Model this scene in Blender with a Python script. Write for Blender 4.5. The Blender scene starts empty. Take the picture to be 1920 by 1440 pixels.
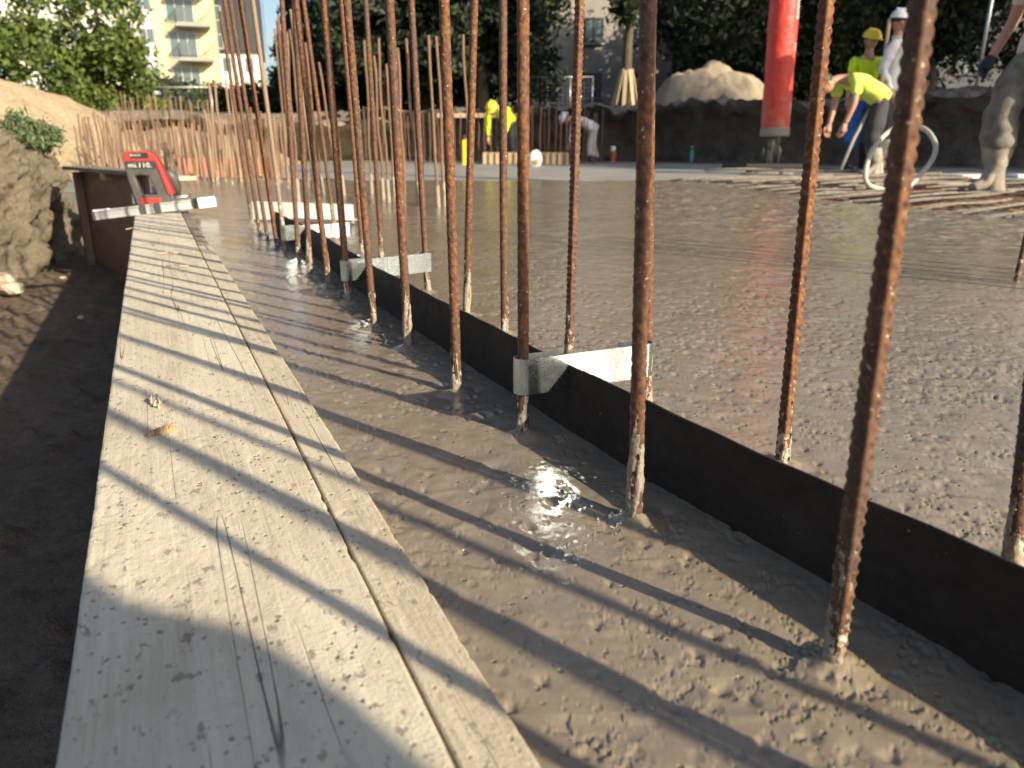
import bpy, bmesh, math, random
import numpy as np
from mathutils import Vector, Matrix, Euler
R = math.radians
rng = np.random.default_rng(7)
random.seed(7)
S = bpy.context.scene
COL = S.collection

# ------------------------------------------------------------------ camera
CH, PITCH, F = 0.35, R(17.3), 1460.0          # camera height, downward tilt, focal length in px of a 1920 px wide frame
cam = bpy.data.cameras.new('camera')
cam_o = bpy.data.objects.new('camera', cam)
COL.objects.link(cam_o)
cam_o.location = (0, 0, CH)
cam_o.rotation_euler = (R(90) - PITCH, 0, 0)
cam.sensor_width = 36
cam.lens = F / 1920 * 36
cam.clip_start, cam.clip_end = 0.02, 3000
cam.dof.use_dof = True
cam.dof.focus_distance = 1.0
cam.dof.aperture_fstop = 7.4
S.camera = cam_o

# ------------------------------------------------------------------ light
SUN_AZ, SUN_EL = R(-40.0), R(24.3)            # direction towards the sun, azimuth counted from +X
sun = bpy.data.lights.new('sun', 'SUN')
sun.energy = 5.0
sun.angle = R(0.65)
sun.color = (1.0, 0.86, 0.64)
sun_o = bpy.data.objects.new('sun', sun)
COL.objects.link(sun_o)
sd = Vector((math.cos(SUN_EL) * math.cos(SUN_AZ), math.cos(SUN_EL) * math.sin(SUN_AZ), math.sin(SUN_EL)))
sun_o.rotation_euler = sd.to_track_quat('Z', 'Y').to_euler()
sun_o.location = sd * 50
W = bpy.data.worlds.new('World')
S.world = W
W.use_nodes = True
wn = W.node_tree
sky = wn.nodes.new('ShaderNodeTexSky')
sky.sky_type = 'NISHITA'
sky.sun_disc = False
sky.sun_elevation = SUN_EL
sky.sun_rotation = R(90) - SUN_AZ
sky.air_density = 1.0
sky.dust_density = 2.2
bg = wn.nodes['Background']
wn.links.new(sky.outputs[0], bg.inputs[0])
bg.inputs[1].default_value = 0.092
S.view_settings.view_transform = 'Standard'
S.view_settings.look = 'None'
S.view_settings.exposure = 0.9
S.view_settings.gamma = 1.0
S.render.engine = 'CYCLES'
S.cycles.max_bounces = 6
S.cycles.sample_clamp_indirect = 40
S.cycles.use_denoising = True

cp, sp = math.cos(PITCH), math.sin(PITCH)
def ray(px, py):
    v = 720 - py
    return (px - 960.0, F * cp + v * sp, v * cp - F * sp)
def gp(px, py, z=0.0):
    """where the sight line through a pixel of the photograph meets the level z"""
    x, y, u = ray(px, py)
    t = (z - CH) / u
    return Vector((x * t, y * t, z))
def at(px, py, d):
    """the point of the sight line that lies d metres ahead of the camera"""
    x, y, u = ray(px, py)
    return Vector((x * d / y, d, CH + u * d / y))

# ------------------------------------------------------------------ helpers
def tag(o, label=None, cat=None, group=None, kind=None):
    if label: o['label'] = label
    if cat: o['category'] = cat
    if group: o['group'] = group
    if kind: o['kind'] = kind
    return o
def mesh(name, V, Fc, mat=None, smooth=False):
    me = bpy.data.meshes.new(name)
    me.from_pydata([tuple(v) for v in V], [], [tuple(f) for f in Fc])
    if mat: me.materials.append(mat)
    if smooth: me.shade_smooth()
    me.update()
    return me
def mesh_np(name, V, Q, mat=None, smooth=True):
    """fast quad / tri mesh from arrays"""
    me = bpy.data.meshes.new(name)
    V = np.asarray(V, np.float32); Q = np.asarray(Q, np.int32)
    k = Q.shape[1]
    me.vertices.add(len(V)); me.vertices.foreach_set('co', V.ravel())
    me.loops.add(Q.size); me.loops.foreach_set('vertex_index', Q.ravel())
    me.polygons.add(len(Q))
    me.polygons.foreach_set('loop_start', np.arange(0, Q.size, k, dtype=np.int32))
    me.polygons.foreach_set('loop_total', np.full(len(Q), k, np.int32))
    if mat: me.materials.append(mat)
    me.update(calc_edges=True)
    me.validate()
    if smooth: me.shade_smooth()
    return me
def link(name, me, parent=None, loc=None, rot=None):
    o = bpy.data.objects.new(name, me)
    COL.objects.link(o)
    if parent is not None: o.parent = parent
    if loc is not None: o.location = loc
    if rot is not None: o.rotation_euler = rot
    return o
def empty(name, loc=(0, 0, 0), rz=0.0):
    o = bpy.data.objects.new(name, None)
    o.empty_display_size = 0.1
    COL.objects.link(o)
    o.location = loc
    o.rotation_euler = (0, 0, rz)
    return o
class MB:
    def __init__(s): s.V = []; s.F = []
    def add(s, V, Fc):
        b = len(s.V)
        s.V += [tuple(v) for v in V]
        s.F += [tuple(i + b for i in f) for f in Fc]
        return s
    def box(s, c, d, rz=0.0, rx=0.0, ry=0.0):
        m = Euler((rx, ry, rz)).to_matrix()
        V = []
        for z in (-.5, .5):
            for x, y in ((-.5, -.5), (.5, -.5), (.5, .5), (-.5, .5)):
                V.append(m @ Vector((x * d[0], y * d[1], z * d[2])) + Vector(c))
        return s.add(V, [(3, 2, 1, 0), (4, 5, 6, 7), (0, 1, 5, 4), (1, 2, 6, 5), (2, 3, 7, 6), (3, 0, 4, 7)])
    def tube(s, pts, rad, n=8, cap=True):
        pts = [Vector(p) for p in pts]
        if not hasattr(rad, '__len__'): rad = [rad] * len(pts)
        V = []; Fc = []
        up = None
        for i, p in enumerate(pts):
            t = (pts[min(i + 1, len(pts) - 1)] - pts[max(i - 1, 0)]).normalized()
            if up is None:
                up = Vector((0, 0, 1)) if abs(t.z) < .9 else Vector((1, 0, 0))
            a = t.cross(up).normalized(); b = t.cross(a).normalized()
            up = -b if False else up
            for k in range(n):
                w = 2 * math.pi * k / n
                V.append(p + (a * math.cos(w) + b * math.sin(w)) * rad[i])
        for i in range(len(pts) - 1):
            for k in range(n):
                Fc.append((i * n + k, i * n + (k + 1) % n, (i + 1) * n + (k + 1) % n, (i + 1) * n + k))
        if cap:
            Fc.append(tuple(range(n - 1, -1, -1)))
            Fc.append(tuple((len(pts) - 1) * n + k for k in range(n)))
        return s.add(V, Fc)
    def lathe(s, prof, n=24, c=(0, 0, 0)):
        V = []; Fc = []
        for r, z in prof:
            for k in range(n):
                w = 2 * math.pi * k / n
                V.append((c[0] + r * math.cos(w), c[1] + r * math.sin(w), c[2] + z))
        for i in range(len(prof) - 1):
            for k in range(n):
                Fc.append((i * n + k, i * n + (k + 1) % n, (i + 1) * n + (k + 1) % n, (i + 1) * n + k))
        return s.add(V, Fc)
    def build(s, name, mat, parent=None, smooth=False, bevel=0.0, loc=None, rz=None):
        me = mesh(name, s.V, s.F, mat, False)
        bm = bmesh.new(); bm.from_mesh(me)
        bmesh.ops.recalc_face_normals(bm, faces=bm.faces)
        if bevel:
            bmesh.ops.bevel(bm, geom=bm.edges[:], offset=bevel, segments=2, affect='EDGES', profile=.6)
        bm.to_mesh(me); bm.free()
        if smooth: me.shade_smooth()
        o = link(name, me, parent, loc)
        if rz is not None: o.rotation_euler = (0, 0, rz)
        return o

# numpy noise --------------------------------------------------------------
def _h(ix, iy, seed):
    n = (ix.astype(np.int64) * 374761393 + iy.astype(np.int64) * 668265263 + seed * 1442695041) & 0xffffffff
    n = ((n ^ (n >> 13)) * 1274126177) & 0xffffffff
    n = (n ^ (n >> 16)) & 0xffffffff
    return n.astype(np.float64) / 4294967295.0
def vnoise(x, y, seed=0):
    ix = np.floor(x); iy = np.floor(y)
    fx = x - ix; fy = y - iy
    fx = fx * fx * (3 - 2 * fx); fy = fy * fy * (3 - 2 * fy)
    a = _h(ix, iy, seed); b = _h(ix + 1, iy, seed); c = _h(ix, iy + 1, seed); d = _h(ix + 1, iy + 1, seed)
    return (a + (b - a) * fx) * (1 - fy) + (c + (d - c) * fx) * fy
def fbm(x, y, oct=4, seed=0):
    s = 0; a = .5
    for i in range(oct):
        s = s + a * (vnoise(x, y, seed + i * 17) - .5) * 2
        x = x * 2.03 + 11.3; y = y * 2.03 - 4.7; a *= .5
    return s
def worley(x, y, seed=0):
    """distance to nearest feature point (cell units), its random value, offset vector"""
    ix = np.floor(x); iy = np.floor(y)
    best = np.full(x.shape, 9.0); rv = np.zeros(x.shape); ox = np.zeros(x.shape); oy = np.zeros(x.shape)
    for dx in (-1, 0, 1):
        for dy in (-1, 0, 1):
            cx = ix + dx; cy = iy + dy
            px = cx + _h(cx, cy, seed); py = cy + _h(cx, cy, seed + 5)
            d = np.hypot(x - px, y - py)
            m = d < best
            best = np.where(m, d, best)
            rv = np.where(m, _h(cx, cy, seed + 9), rv)
            ox = np.where(m, x - px, ox); oy = np.where(m, y - py, oy)
    return best, rv, ox, oy
def sstep(a, b, x):
    t = np.clip((x - a) / (b - a), 0, 1)
    return t * t * (3 - 2 * t)

# ------------------------------------------------------------------ materials
class NT:
    def __init__(s, name):
        s.m = bpy.data.materials.new(name); s.m.use_nodes = True
        s.t = s.m.node_tree; s.p = s.t.nodes['Principled BSDF']
        s.tc = s.t.nodes.new('ShaderNodeTexCoord')
        s.bumpn = None
    def n(s, typ, **kw):
        o = s.t.nodes.new(typ)
        for k, v in kw.items(): setattr(o, k, v)
        return o
    def L(s, a, b): s.t.links.new(a, b)
    def noise(s, scale, detail=4, rough=.55, coord='Object', vscale=None, dist=0):
        o = s.n('ShaderNodeTexNoise')
        o.inputs['Scale'].default_value = scale; o.inputs['Detail'].default_value = detail
        o.inputs['Roughness'].default_value = rough; o.inputs['Distortion'].default_value = dist
        s.L(s.mapped(coord, vscale), o.inputs['Vector'])
        return o.outputs['Fac']
    def mapped(s, coord='Object', vscale=None):
        if vscale is None: return s.tc.outputs[coord]
        mp = s.n('ShaderNodeMapping'); mp.inputs['Scale'].default_value = vscale
        s.L(s.tc.outputs[coord], mp.inputs['Vector'])
        return mp.outputs[0]
    def vor(s, scale, coord='Object', vscale=None, feat='F1', rand=1.0):
        o = s.n('ShaderNodeTexVoronoi'); o.feature = feat
        o.inputs['Scale'].default_value = scale; o.inputs['Randomness'].default_value = rand
        s.L(s.mapped(coord, vscale), o.inputs['Vector'])
        return o.outputs['Distance']
    def ramp(s, fac, stops):
        o = s.n('ShaderNodeValToRGB')
        e = o.color_ramp.elements
        while len(e) < len(stops): e.new(.5)
        for i, (p, c) in enumerate(stops):
            e[i].position = p
            e[i].color = (c, c, c, 1) if isinstance(c, (int, float)) else (*c, 1)
        s.L(fac, o.inputs[0])
        return o.outputs[0]
    def mix(s, fac, a, b, typ='MIX'):
        o = s.n('ShaderNodeMix'); o.data_type = 'RGBA'; o.blend_type = typ
        for i, v in ((0, fac), (6, a), (7, b)):
            if isinstance(v, (int, float)): o.inputs[i].default_value = v if i == 0 else (v, v, v, 1)
            elif isinstance(v, tuple): o.inputs[i].default_value = (*v, 1)
            else: s.L(v, o.inputs[i])
        return o.outputs[2]
    def math(s, op, a, b=None, clamp=False):
        o = s.n('ShaderNodeMath'); o.operation = op; o.use_clamp = clamp
        for i, v in ((0, a), (1, b)):
            if v is None: continue
            if isinstance(v, (int, float)): o.inputs[i].default_value = v
            else: s.L(v, o.inputs[i])
        return o.outputs[0]
    def bump(s, h, dist, strength=1.0):
        o = s.n('ShaderNodeBump'); o.inputs['Distance'].default_value = dist; o.inputs['Strength'].default_value = strength
        s.L(h, o.inputs['Height'])
        if s.bumpn: s.L(s.bumpn.outputs[0], o.inputs['Normal'])
        s.bumpn = o
        s.L(o.outputs[0], s.p.inputs['Normal'])
    def col(s, v):
        if isinstance(v, tuple): s.p.inputs['Base Color'].default_value = (*v, 1)
        else: s.L(v, s.p.inputs['Base Color'])
    def set(s, **kw):
        for k, v in kw.items():
            i = s.p.inputs[k.replace('_', ' ')]
            if isinstance(v, (int, float)): i.default_value = v
            else: s.L(v, i)
def simple(name, c1, c2=None, scale=8, rough=.7, metal=0.0, bump=0.0, bscale=None, spec=.5, vscale=None, detail=5):
    t = NT(name)
    if c2 is None: c2 = tuple(c * .75 for c in c1)
    t.col(t.ramp(t.noise(scale, detail, .6, vscale=vscale), [(.32, c2), (.68, c1)]))
    t.set(Roughness=rough, Metallic=metal)
    t.p.inputs['Specular IOR Level'].default_value = spec
    if bump: t.bump(t.noise(bscale or scale * 3, 5, .6, vscale=vscale), bump)
    return t.m

def m_concrete():
    t = NT('wet_concrete')
    big = t.noise(2.2, 3, .5)
    mid = t.noise(28, 5, .6)
    fine = t.noise(240, 4, .7)
    at_ = t.n('ShaderNodeAttribute'); at_.attribute_name = 'wet'; wet = at_.outputs['Fac']
    c = t.ramp(mid, [(.3, (.196, .160, .113)), (.7, (.278, .231, .167))])
    c = t.mix(t.ramp(big, [(.35, 0.0), (.7, .6)]), c, (.172, .142, .104))
    c = t.mix(t.ramp(t.noise(.9, 4, .6, vscale=(1, .5, 1)), [(.45, 0.0), (.65, .55)]), c, (.265, .224, .166))
    c = t.mix(t.ramp(fine, [(.45, 0.0), (.75, .35)]), c, (.30, .255, .195))
    pit = t.ramp(t.vor(75), [(.10, 1.0), (.20, 0.0)])
    gate = t.ramp(t.noise(34, 3, .6), [(.50, 0.0), (.56, 1.0)])
    pit = t.math('MULTIPLY', pit, gate)
    c = t.mix(t.math('MULTIPLY', pit, .35), c, (.10, .082, .065))
    c = t.mix(t.math('MULTIPLY', wet, .35), c, (.12, .105, .09))
    t.col(c)
    dry = t.ramp(t.noise(9, 4, .6), [(.35, .13), (.7, .29)])
    t.set(Roughness=t.math('SUBTRACT', dry, t.math('MULTIPLY', wet, .20), True))
    t.p.inputs['Specular IOR Level'].default_value = .62
    t.bump(t.noise(95, 5, .62, dist=.6), .00035)
    t.bump(pit, -.0014)
    t.bump(t.ramp(t.vor(38, vscale=(1, .8, 1)), [(.08, 0.0), (.22, 1.0)]), .0008)
    t.bump(t.noise(420, 3, .6), .00018)
    return t.m
def m_rust(name='rusty_steel', pale=0.0, foot=.12):
    t = NT(name)
    oi = t.n('ShaderNodeObjectInfo')
    comb = t.n('ShaderNodeVectorMath'); comb.operation = 'ADD'
    t.L(t.tc.outputs['Object'], comb.inputs[0]); t.L(oi.outputs['Random'], comb.inputs[1])
    def nz(scale, det, ro, vs=None):
        o = t.n('ShaderNodeTexNoise'); o.inputs['Scale'].default_value = scale; o.inputs['Detail'].default_value = det
        o.inputs['Roughness'].default_value = ro
        if vs:
            mp = t.n('ShaderNodeMapping'); mp.inputs['Scale'].default_value = vs
            t.L(comb.outputs[0], mp.inputs[0]); t.L(mp.outputs[0], o.inputs['Vector'])
        else: t.L(comb.outputs[0], o.inputs['Vector'])
        return o.outputs['Fac']
    a = nz(130, 6, .7)
    b = nz(18, 3, .5, (1, 1, .35))
    base = t.ramp(a, [(.30, (.035, .014, .008)), (.47, (.12, .045, .020)), (.60, (.235, .100, .036)), (.75, (.36, .18, .075))])
    dark = t.ramp(a, [(.3, (.030, .018, .014)), (.7, (.15, .085, .058))])
    c = t.mix(t.ramp(b, [(.42, 0.0), (.62, .85)]), base, dark)
    c = t.mix(t.math('MULTIPLY', oi.outputs['Random'], .55), c, dark)
    if pale: c = t.mix(pale, c, (.40, .31, .22))
    # cement spatter, dense near the foot
    sep = t.n('ShaderNodeSeparateXYZ'); t.L(t.tc.outputs['Object'], sep.inputs[0])
    hgt = t.math('DIVIDE', sep.outputs[2], foot)
    near = t.math('SUBTRACT', 1.0, hgt, True)
    sp1 = nz(70, 4, .65)
    thr = t.math('SUBTRACT', .735, t.math('MULTIPLY', near, .26))
    fleck = t.math('MULTIPLY', t.math('SUBTRACT', sp1, thr), 28, True)
    sp2 = nz(260, 2, .5)
    fleck2 = t.math('MULTIPLY', t.math('SUBTRACT', sp2, .68), 30, True)
    fl = t.math('MAXIMUM', fleck, fleck2)
    c = t.mix(fl, c, (.48, .42, .34))
    t.col(c)
    t.set(Roughness=t.ramp(a, [(.3, .55), (.7, .9)]))
    t.p.inputs['Specular IOR Level'].default_value = .35
    t.bump(a, .0009)
    t.bump(fl, .0010)
    return t.m
def m_plank(name, c1, c2, cement=.6):
    t = NT(name)
    g = t.noise(5, 6, .65, vscale=(22, .8, 10), dist=.5)       # grain runs along local Y
    g2 = t.noise(60, 4, .6, vscale=(6, .35, 3))
    c = t.ramp(g, [(.3, c2), (.7, c1)])
    c = t.mix(t.ramp(g2, [(.5, 0.0), (.72, .28)]), c, (.22, .17, .12))
    film = t.noise(7, 5, .62, vscale=(1.4, .5, 1))
    c = t.mix(t.ramp(film, [(.38, 0.0), (.62, cement)]), c, (.66, .60, .465))
    spots = t.noise(110, 3, .62, vscale=(1, .6, 1))
    c = t.mix(t.ramp(spots, [(.60, 0.0), (.68, .75)]), c, (.17, .15, .115))
    pk = t.vor(120, vscale=(1, .7, 1)); pock = t.math('MULTIPLY', t.ramp(pk, [(.10, 1.0), (.24, 0.0)]), t.ramp(t.noise(9, 4, .65), [(.47, 0.0), (.56, 1.0)]))
    c = t.mix(t.math('MULTIPLY', pock, .75), c, (.20, .175, .13))
    c = t.mix(t.ramp(t.noise(2.6, 5, .6, vscale=(2.2, .5, 1)), [(.48, 0.0), (.66, .45)]), c, (.46, .385, .275))
    # long drying cracks
    cr = t.noise(2.4, 2, .45, vscale=(11, .22, 1), dist=.12)
    ln = t.math('ABSOLUTE', t.math('SUBTRACT', cr, .5))
    crack = t.ramp(ln, [(0.0, .85), (.0014, .6), (.0032, 0.0)])
    gate = t.ramp(t.noise(2.2, 2, .5, vscale=(6, .8, 1)), [(.50, 0.0), (.56, 1.0)])
    crack = t.math('MULTIPLY', crack, gate)
    c = t.mix(crack, c, (.055, .045, .035))
    t.col(c)
    t.set(Roughness=.82)
    t.bump(g, .0012)
    t.bump(t.noise(260, 4, .7), .0010)
    t.bump(spots, -.0008)
    t.bump(pock, -.0012)
    t.bump(crack, -.0020)
    return t.m
def m_soil(name, c1, c2, c3, s=1.0, bump=.012):
    t = NT(name)
    a = t.noise(3.0 * s, 6, .62); b = t.noise(26 * s, 5, .65); d = t.noise(130 * s, 3, .6)
    c = t.ramp(a, [(.3, c2), (.7, c1)])
    c = t.mix(t.ramp(b, [(.4, 0.0), (.72, .65)]), c, c3)
    c = t.mix(t.ramp(d, [(.55, 0.0), (.75, .5)]), c, tuple(min(1, k * 1.45) for k in c1))
    t.col(c); t.set(Roughness=.95)
    t.p.inputs['Specular IOR Level'].default_value = .2
    t.bump(b, bump / s); t.bump(d, bump * .25 / s)
    return t.m
def m_zinc():
    t = NT('galvanised_steel')
    v = t.n('ShaderNodeTexVoronoi'); v.inputs['Scale'].default_value = 480
    t.L(t.tc.outputs['Object'], v.inputs['Vector'])
    n = t.noise(700, 3, .7)
    c = t.mix(t.ramp(n, [(.35, 0.0), (.7, .5)]), (.44, .50, .53), (.50, .56, .59))
    t.col(c)
    t.set(Metallic=1.0, Roughness=t.ramp(v.outputs['Color'], [(.2, .27), (.9, .31)]))
    t.bump(t.noise(22, 2, .5), .0008)
    return t.m
def m_leaf(name, c1, c2, trans=.25):
    t = NT(name)
    oi = t.n('ShaderNodeNewGeometry')
    c = t.ramp(oi.outputs['Random Per Island'], [(.0, c2), (.6, c1), (1.0, tuple(k * 1.5 for k in c1))])
    t.col(c); t.set(Roughness=.55)
    t.p.inputs['Specular IOR Level'].default_value = .3
    tr = t.n('ShaderNodeBsdfTranslucent'); t.L(c, tr.inputs[0])
    mx = t.n('ShaderNodeMixShader'); mx.inputs[0].default_value = trans
    out = t.t.nodes['Material Output']
    t.L(t.p.outputs[0], mx.inputs[1]); t.L(tr.outputs[0], mx.inputs[2]); t.L(mx.outputs[0], out.inputs[0])
    return t.m
def m_glass(name, c=(.10, .14, .16)):
    t = NT(name); t.col(c); t.set(Roughness=.06)
    t.p.inputs['Specular IOR Level'].default_value = .9
    return t.m

M = {}
M['concrete'] = m_concrete()
M['rust'] = m_rust()
M['rust_pale'] = m_rust('pale_cement_dusted_steel', .45, .5)
M['rust_far'] = m_rust('distant_rusty_steel', .18, .14)
M['plank'] = m_plank('cement_filmed_plank', (.60, .53, .40), (.43, .365, .26), .8)
M['plank2'] = m_plank('weathered_plank', (.58, .50, .365), (.39, .325, .225), .4)
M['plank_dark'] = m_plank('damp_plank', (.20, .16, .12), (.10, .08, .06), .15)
M['ply'] = simple('brown_formwork_ply', (.24, .16, .115), (.16, .105, .075), 5, .55, bump=.001, vscale=(1, 1, 3))
M['timber'] = simple('raw_timber', (.50, .38, .24), (.36, .26, .155), 12, .8, bump=.002, vscale=(6, 6, .6))
def m_strip():
    t = NT('black_coated_strip')
    c = t.ramp(t.noise(40, 5, .6, vscale=(1, 1, 2)), [(.3, (.022, .017, .0135)), (.7, (.036, .028, .022))])
    c = t.mix(t.ramp(t.noise(9, 5, .7), [(.52, 0.0), (.72, .55)]), c, (.060, .048, .037))
    fl = t.ramp(t.noise(150, 3, .6), [(.73, 0.0), (.76, 1.0)])
    c = t.mix(fl, c, (.26, .22, .165))
    t.col(c); t.set(Roughness=.72); t.p.inputs['Specular IOR Level'].default_value = .2
    t.bump(t.noise(600, 3, .6), .0004); t.bump(fl, .0008); t.bump(t.noise(14, 3, .5), .004)
    return t.m
M['waterstop'] = m_strip()
M['zinc'] = m_zinc()
M['zinc_sunlit'] = simple('sun_glare_sheet_metal', (.86, .87, .82), (.80, .81, .77), 30, .35)  # glare of sunlit metal put into a plain white, non-metallic colour
M['crust'] = simple('dried_cement', (.37, .32, .25), (.20, .165, .125), 120, .85, bump=.002, bscale=300)
M['soil'] = m_soil('trench_soil', (.17, .13, .092), (.095, .072, .052), (.06, .046, .035), 1.3, .02)
M['soil_bank'] = m_soil('clay_bank', (.27, .23, .165), (.155, .132, .098), (.095, .08, .058), 2.2, .05)
M['sand'] = m_soil('excavated_sand', (.52, .41, .27), (.40, .31, .20), (.28, .215, .14), .6, .03)
M['sand_grey'] = m_soil('sand_heap', (.46, .39, .285), (.33, .275, .195), (.22, .185, .13), .8, .03)
M['dark_soil'] = m_soil('dark_earth_face', (.36, .31, .27), (.14, .12, .105), (.46, .41, .36), .8, .09)
M['blinding'] = simple('pale_blinding_concrete', (.36, .345, .31), (.17, .165, .15), 1.6, .6, bump=.004, bscale=30, vscale=(.7, 3.2, 1), detail=8)
M['ground'] = m_soil('open_ground', (.15, .13, .085), (.09, .085, .055), (.06, .075, .035), .4, .03)

# ------------------------------------------------------------------ slab, ground, excavation
bl = [Vector((-.2554, .3524, 0)), Vector((-.41326, .91062, 0))]      # a point of the wide plank's left edge, its direction
bdir = Vector((math.cos(R(114.2)), math.sin(R(114.2)), 0))           # planks run this way
bnor = Vector((bdir.y, -bdir.x, 0))                                  # to the right of the planks
b0 = gp(105, 1440, .015)                                             # left edge of the wide plank
def plank_xy(u, v, z=0):                                             # u along, v across to the right
    return b0 + bdir * u + bnor * v + Vector((0, 0, z - .015))

# starter bar feet (pixel of foot, pixel of a higher point) -> world
LEFT = [((1562, 1245), (1730, 0)), ((1190, 972), (1222, 0)), ((981, 812), (977, 0)), ((857, 735), (838, 0)),
        ((766, 652), (730, 0)), ((701, 615), (648, 0)), ((654, 567), (603, 0)), ((616, 535), (559, 0)),
        ((582, 516), (548, 0)), ((560, 487), (531, 0)), ((536, 472), (474, 0)), ((520, 468), (447, 0)),
        ((502, 450), (433, 0)), ((487, 440), (422, 12)), ((473, 422), (411, 20))]
RIGHT = [((1897, 1066), (1980, 380)), ((1465, 868), (1550, 0)), ((1212, 765), (1225, 0)), ((1067, 672), (1087, 0)),
         ((946, 625), (943, 0)), ((875, 590), (885, 0)), ((802, 547), (767, 0)), ((716, 492), (684, 0)),
         ((680, 478), (640, 0)), ((630, 448), (567, 0)), ((600, 430), (545, 10)), ((556, 410), (519, 25))]
def foot_tilt(a, b):
    p = gp(*a); q = at(b[0], b[1], p.y)
    return p, (q - p)
bars = []
for i, (a, b) in enumerate(LEFT): bars.append(('L', i, *foot_tilt(a, b)))
for i, (a, b) in enumerate(RIGHT): bars.append(('R', i, *foot_tilt(a, b)))
OFF = [(.611, .242), (.744, -.019), (.862, -.249), (.357, .203), (.4415, .03)]
feet = [(p.x, p.y) for _, _, p, _ in bars] + OFF

def concrete_height(x, y):
    r = np.hypot(x, y)
    q = x * .881 + y * .473                                       # across the wall line
    z = .0020 * fbm(x * 5, y * 5, 3, 3) + .0011 * fbm(x * 20, y * 20, 3, 8)
    rough = sstep(.55, 1.1, x * .9 + y * .48) * (.55 + .9 * vnoise(x * 3, y * 3, 60))
    # torn skin and pits
    wx = x + .0022 * fbm(x * 190, y * 190, 2, 301) + .004 * fbm(x * 60, y * 60, 2, 303); wy = y + .0022 * fbm(x * 190, y * 190, 2, 305) + .004 * fbm(x * 60, y * 60, 2, 307)
    for cell, amp, dens, seed, rmax in ((.024, .0034, .27, 21, 30), (.060, .0022, .13, 47, 30), (.0080, .0012, .22, 59, 1.5)):
        d, rv, ox, oy = worley(wx / cell, wy / cell, seed)
        on = (rv < dens * (.7 + .9 * rough)) * (r < rmax)
        rad = .13 + .15 * (rv / dens)
        pit = -np.exp(-(d / rad) ** 2) + .34 * np.exp(-(((ox + .22) ** 2 + (oy + .10) ** 2) / (rad * .9) ** 2))
        z = z + on * amp * pit * (1 - .55 * sstep(1.2, 3.0, r))
    # torn skin: ragged shallow cavities with sharp rims
    m1 = sstep(.47, .68, vnoise(x * 6.5, y * 6.5, 311) * .6 + .4 * vnoise(x * 21, y * 21, 313) + .08 * rough)
    f1 = fbm(wx * 62, wy * 95, 4, 315); f2 = fbm(wx * 120, wy * 160, 3, 317)
    near = sstep(3.2, 1.2, r)
    z = z - near * m1 * .0014 * sstep(.24, .33, f1) + near * m1 * .0005 * sstep(.10, .19, f1) * (f1 < .27)
    z = z - near * .0009 * sstep(.31, .38, f2) * (.35 + .65 * m1)
    # faint drag marks left by the screed
    ct, st_ = math.cos(R(24)), math.sin(R(24))
    z = z + .0010 * fbm((x * ct - y * st_) * 3.0, (x * st_ + y * ct) * 46, 3, 321) * sstep(.45, .65, vnoise(x * 2.7, y * 2.7, 323))
    # flowing wrinkles
    a = fbm(x * 9 + 3 * vnoise(x * 4, y * 4, 5), y * 16, 3, 71)
    z = z + .0022 * sstep(.0, .25, .22 - np.abs(a)) * sstep(.45, .7, vnoise(x * 7, y * 7, 91)) * .55
    # coarse torn patch beyond the strip and along the far edge
    z = z + rough * .0007 * (1 - .6 * sstep(1.2, 3.0, r)) * np.abs(fbm(x * 55, y * 55, 3, 99)) * sstep(.2, .8, r) * sstep(.35, .75, vnoise(x * 2.2, y * 2.2, 140))
    edge = sstep(3.0, 4.2, y + x * .55) * sstep(.0, 1.2, x)
    z = z + edge * .016 * np.abs(fbm(x * 11, y * 11, 4, 123))
    for fx, fy in feet:
        d = np.hypot(x - fx, y - fy)
        m = d < .06
        z = z + m * (.0075 * np.exp(-(d / .015) ** 2) * (1 + .6 * fbm(x * 90, y * 90, 2, 7)) - .0012 * np.exp(-((d - .034) / .010) ** 2))
    return z
def slab_edge(x):                                                    # far limit of the fresh pour, as y(x)
    return np.interp(x, [-6, -2.6, -1.0, 1.6, 2.05, 2.3, 3.2, 9], [7.6, 7.6, 7.8, 7.6, 4.9, 4.0, 3.0, 1.0])
na, nr = 700, 820
ang = np.linspace(R(48), R(118), na)
rad = .22 * np.exp(np.linspace(0, math.log(11.0 / .22), nr))
A, RR = np.meshgrid(ang, rad)
X = RR * np.cos(A); Y = RR * np.sin(A)
Z = concrete_height(X, Y)
side = (X - b0.x) * bnor.x + (Y - b0.y) * bnor.y                     # distance right of the plank's left edge
lim = slab_edge(X + 0.12 * fbm(X * 3, Y * 3, 3, 55)) + .10 * fbm(X * 6, Y * 6, 3, 66)
ok = (side > .12) & (Y < lim)
over = sstep(-.25, 0.0, Y - lim)
Z = Z - .035 * over ** 2
idx = np.arange(nr * na).reshape(nr, na)
Q = np.stack([idx[:-1, :-1], idx[:-1, 1:], idx[1:, 1:], idx[1:, :-1]], -1)
okq = ok[:-1, :-1] & ok[1:, :-1] & ok[:-1, 1:] & ok[1:, 1:]
Q = Q[okq][:, ::-1]
used = np.unique(Q); remap = np.full(nr * na, -1); remap[used] = np.arange(len(used))
V = np.stack([X.ravel(), Y.ravel(), Z.ravel()], -1)[used]
cme = mesh_np('concrete_surface', V, remap[Q][:, ::-1], M['concrete'])
wet = np.zeros(len(V))
for (px, py, rr_) in ((1035, 900, .10), (690, 600, .20), (720, 640, .12), (860, 755, .085), (600, 525, .16), (480, 455, .24), (1010, 1030, .05), (1090, 860, .05)):
    c = gp(px, py); d = np.hypot(V[:, 0] - c.x, V[:, 1] - c.y) / rr_
    wet = np.maximum(wet, sstep(1.15, .45, d + .55 * fbm(V[:, 0] * 30, V[:, 1] * 30, 3, 5)))
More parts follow.
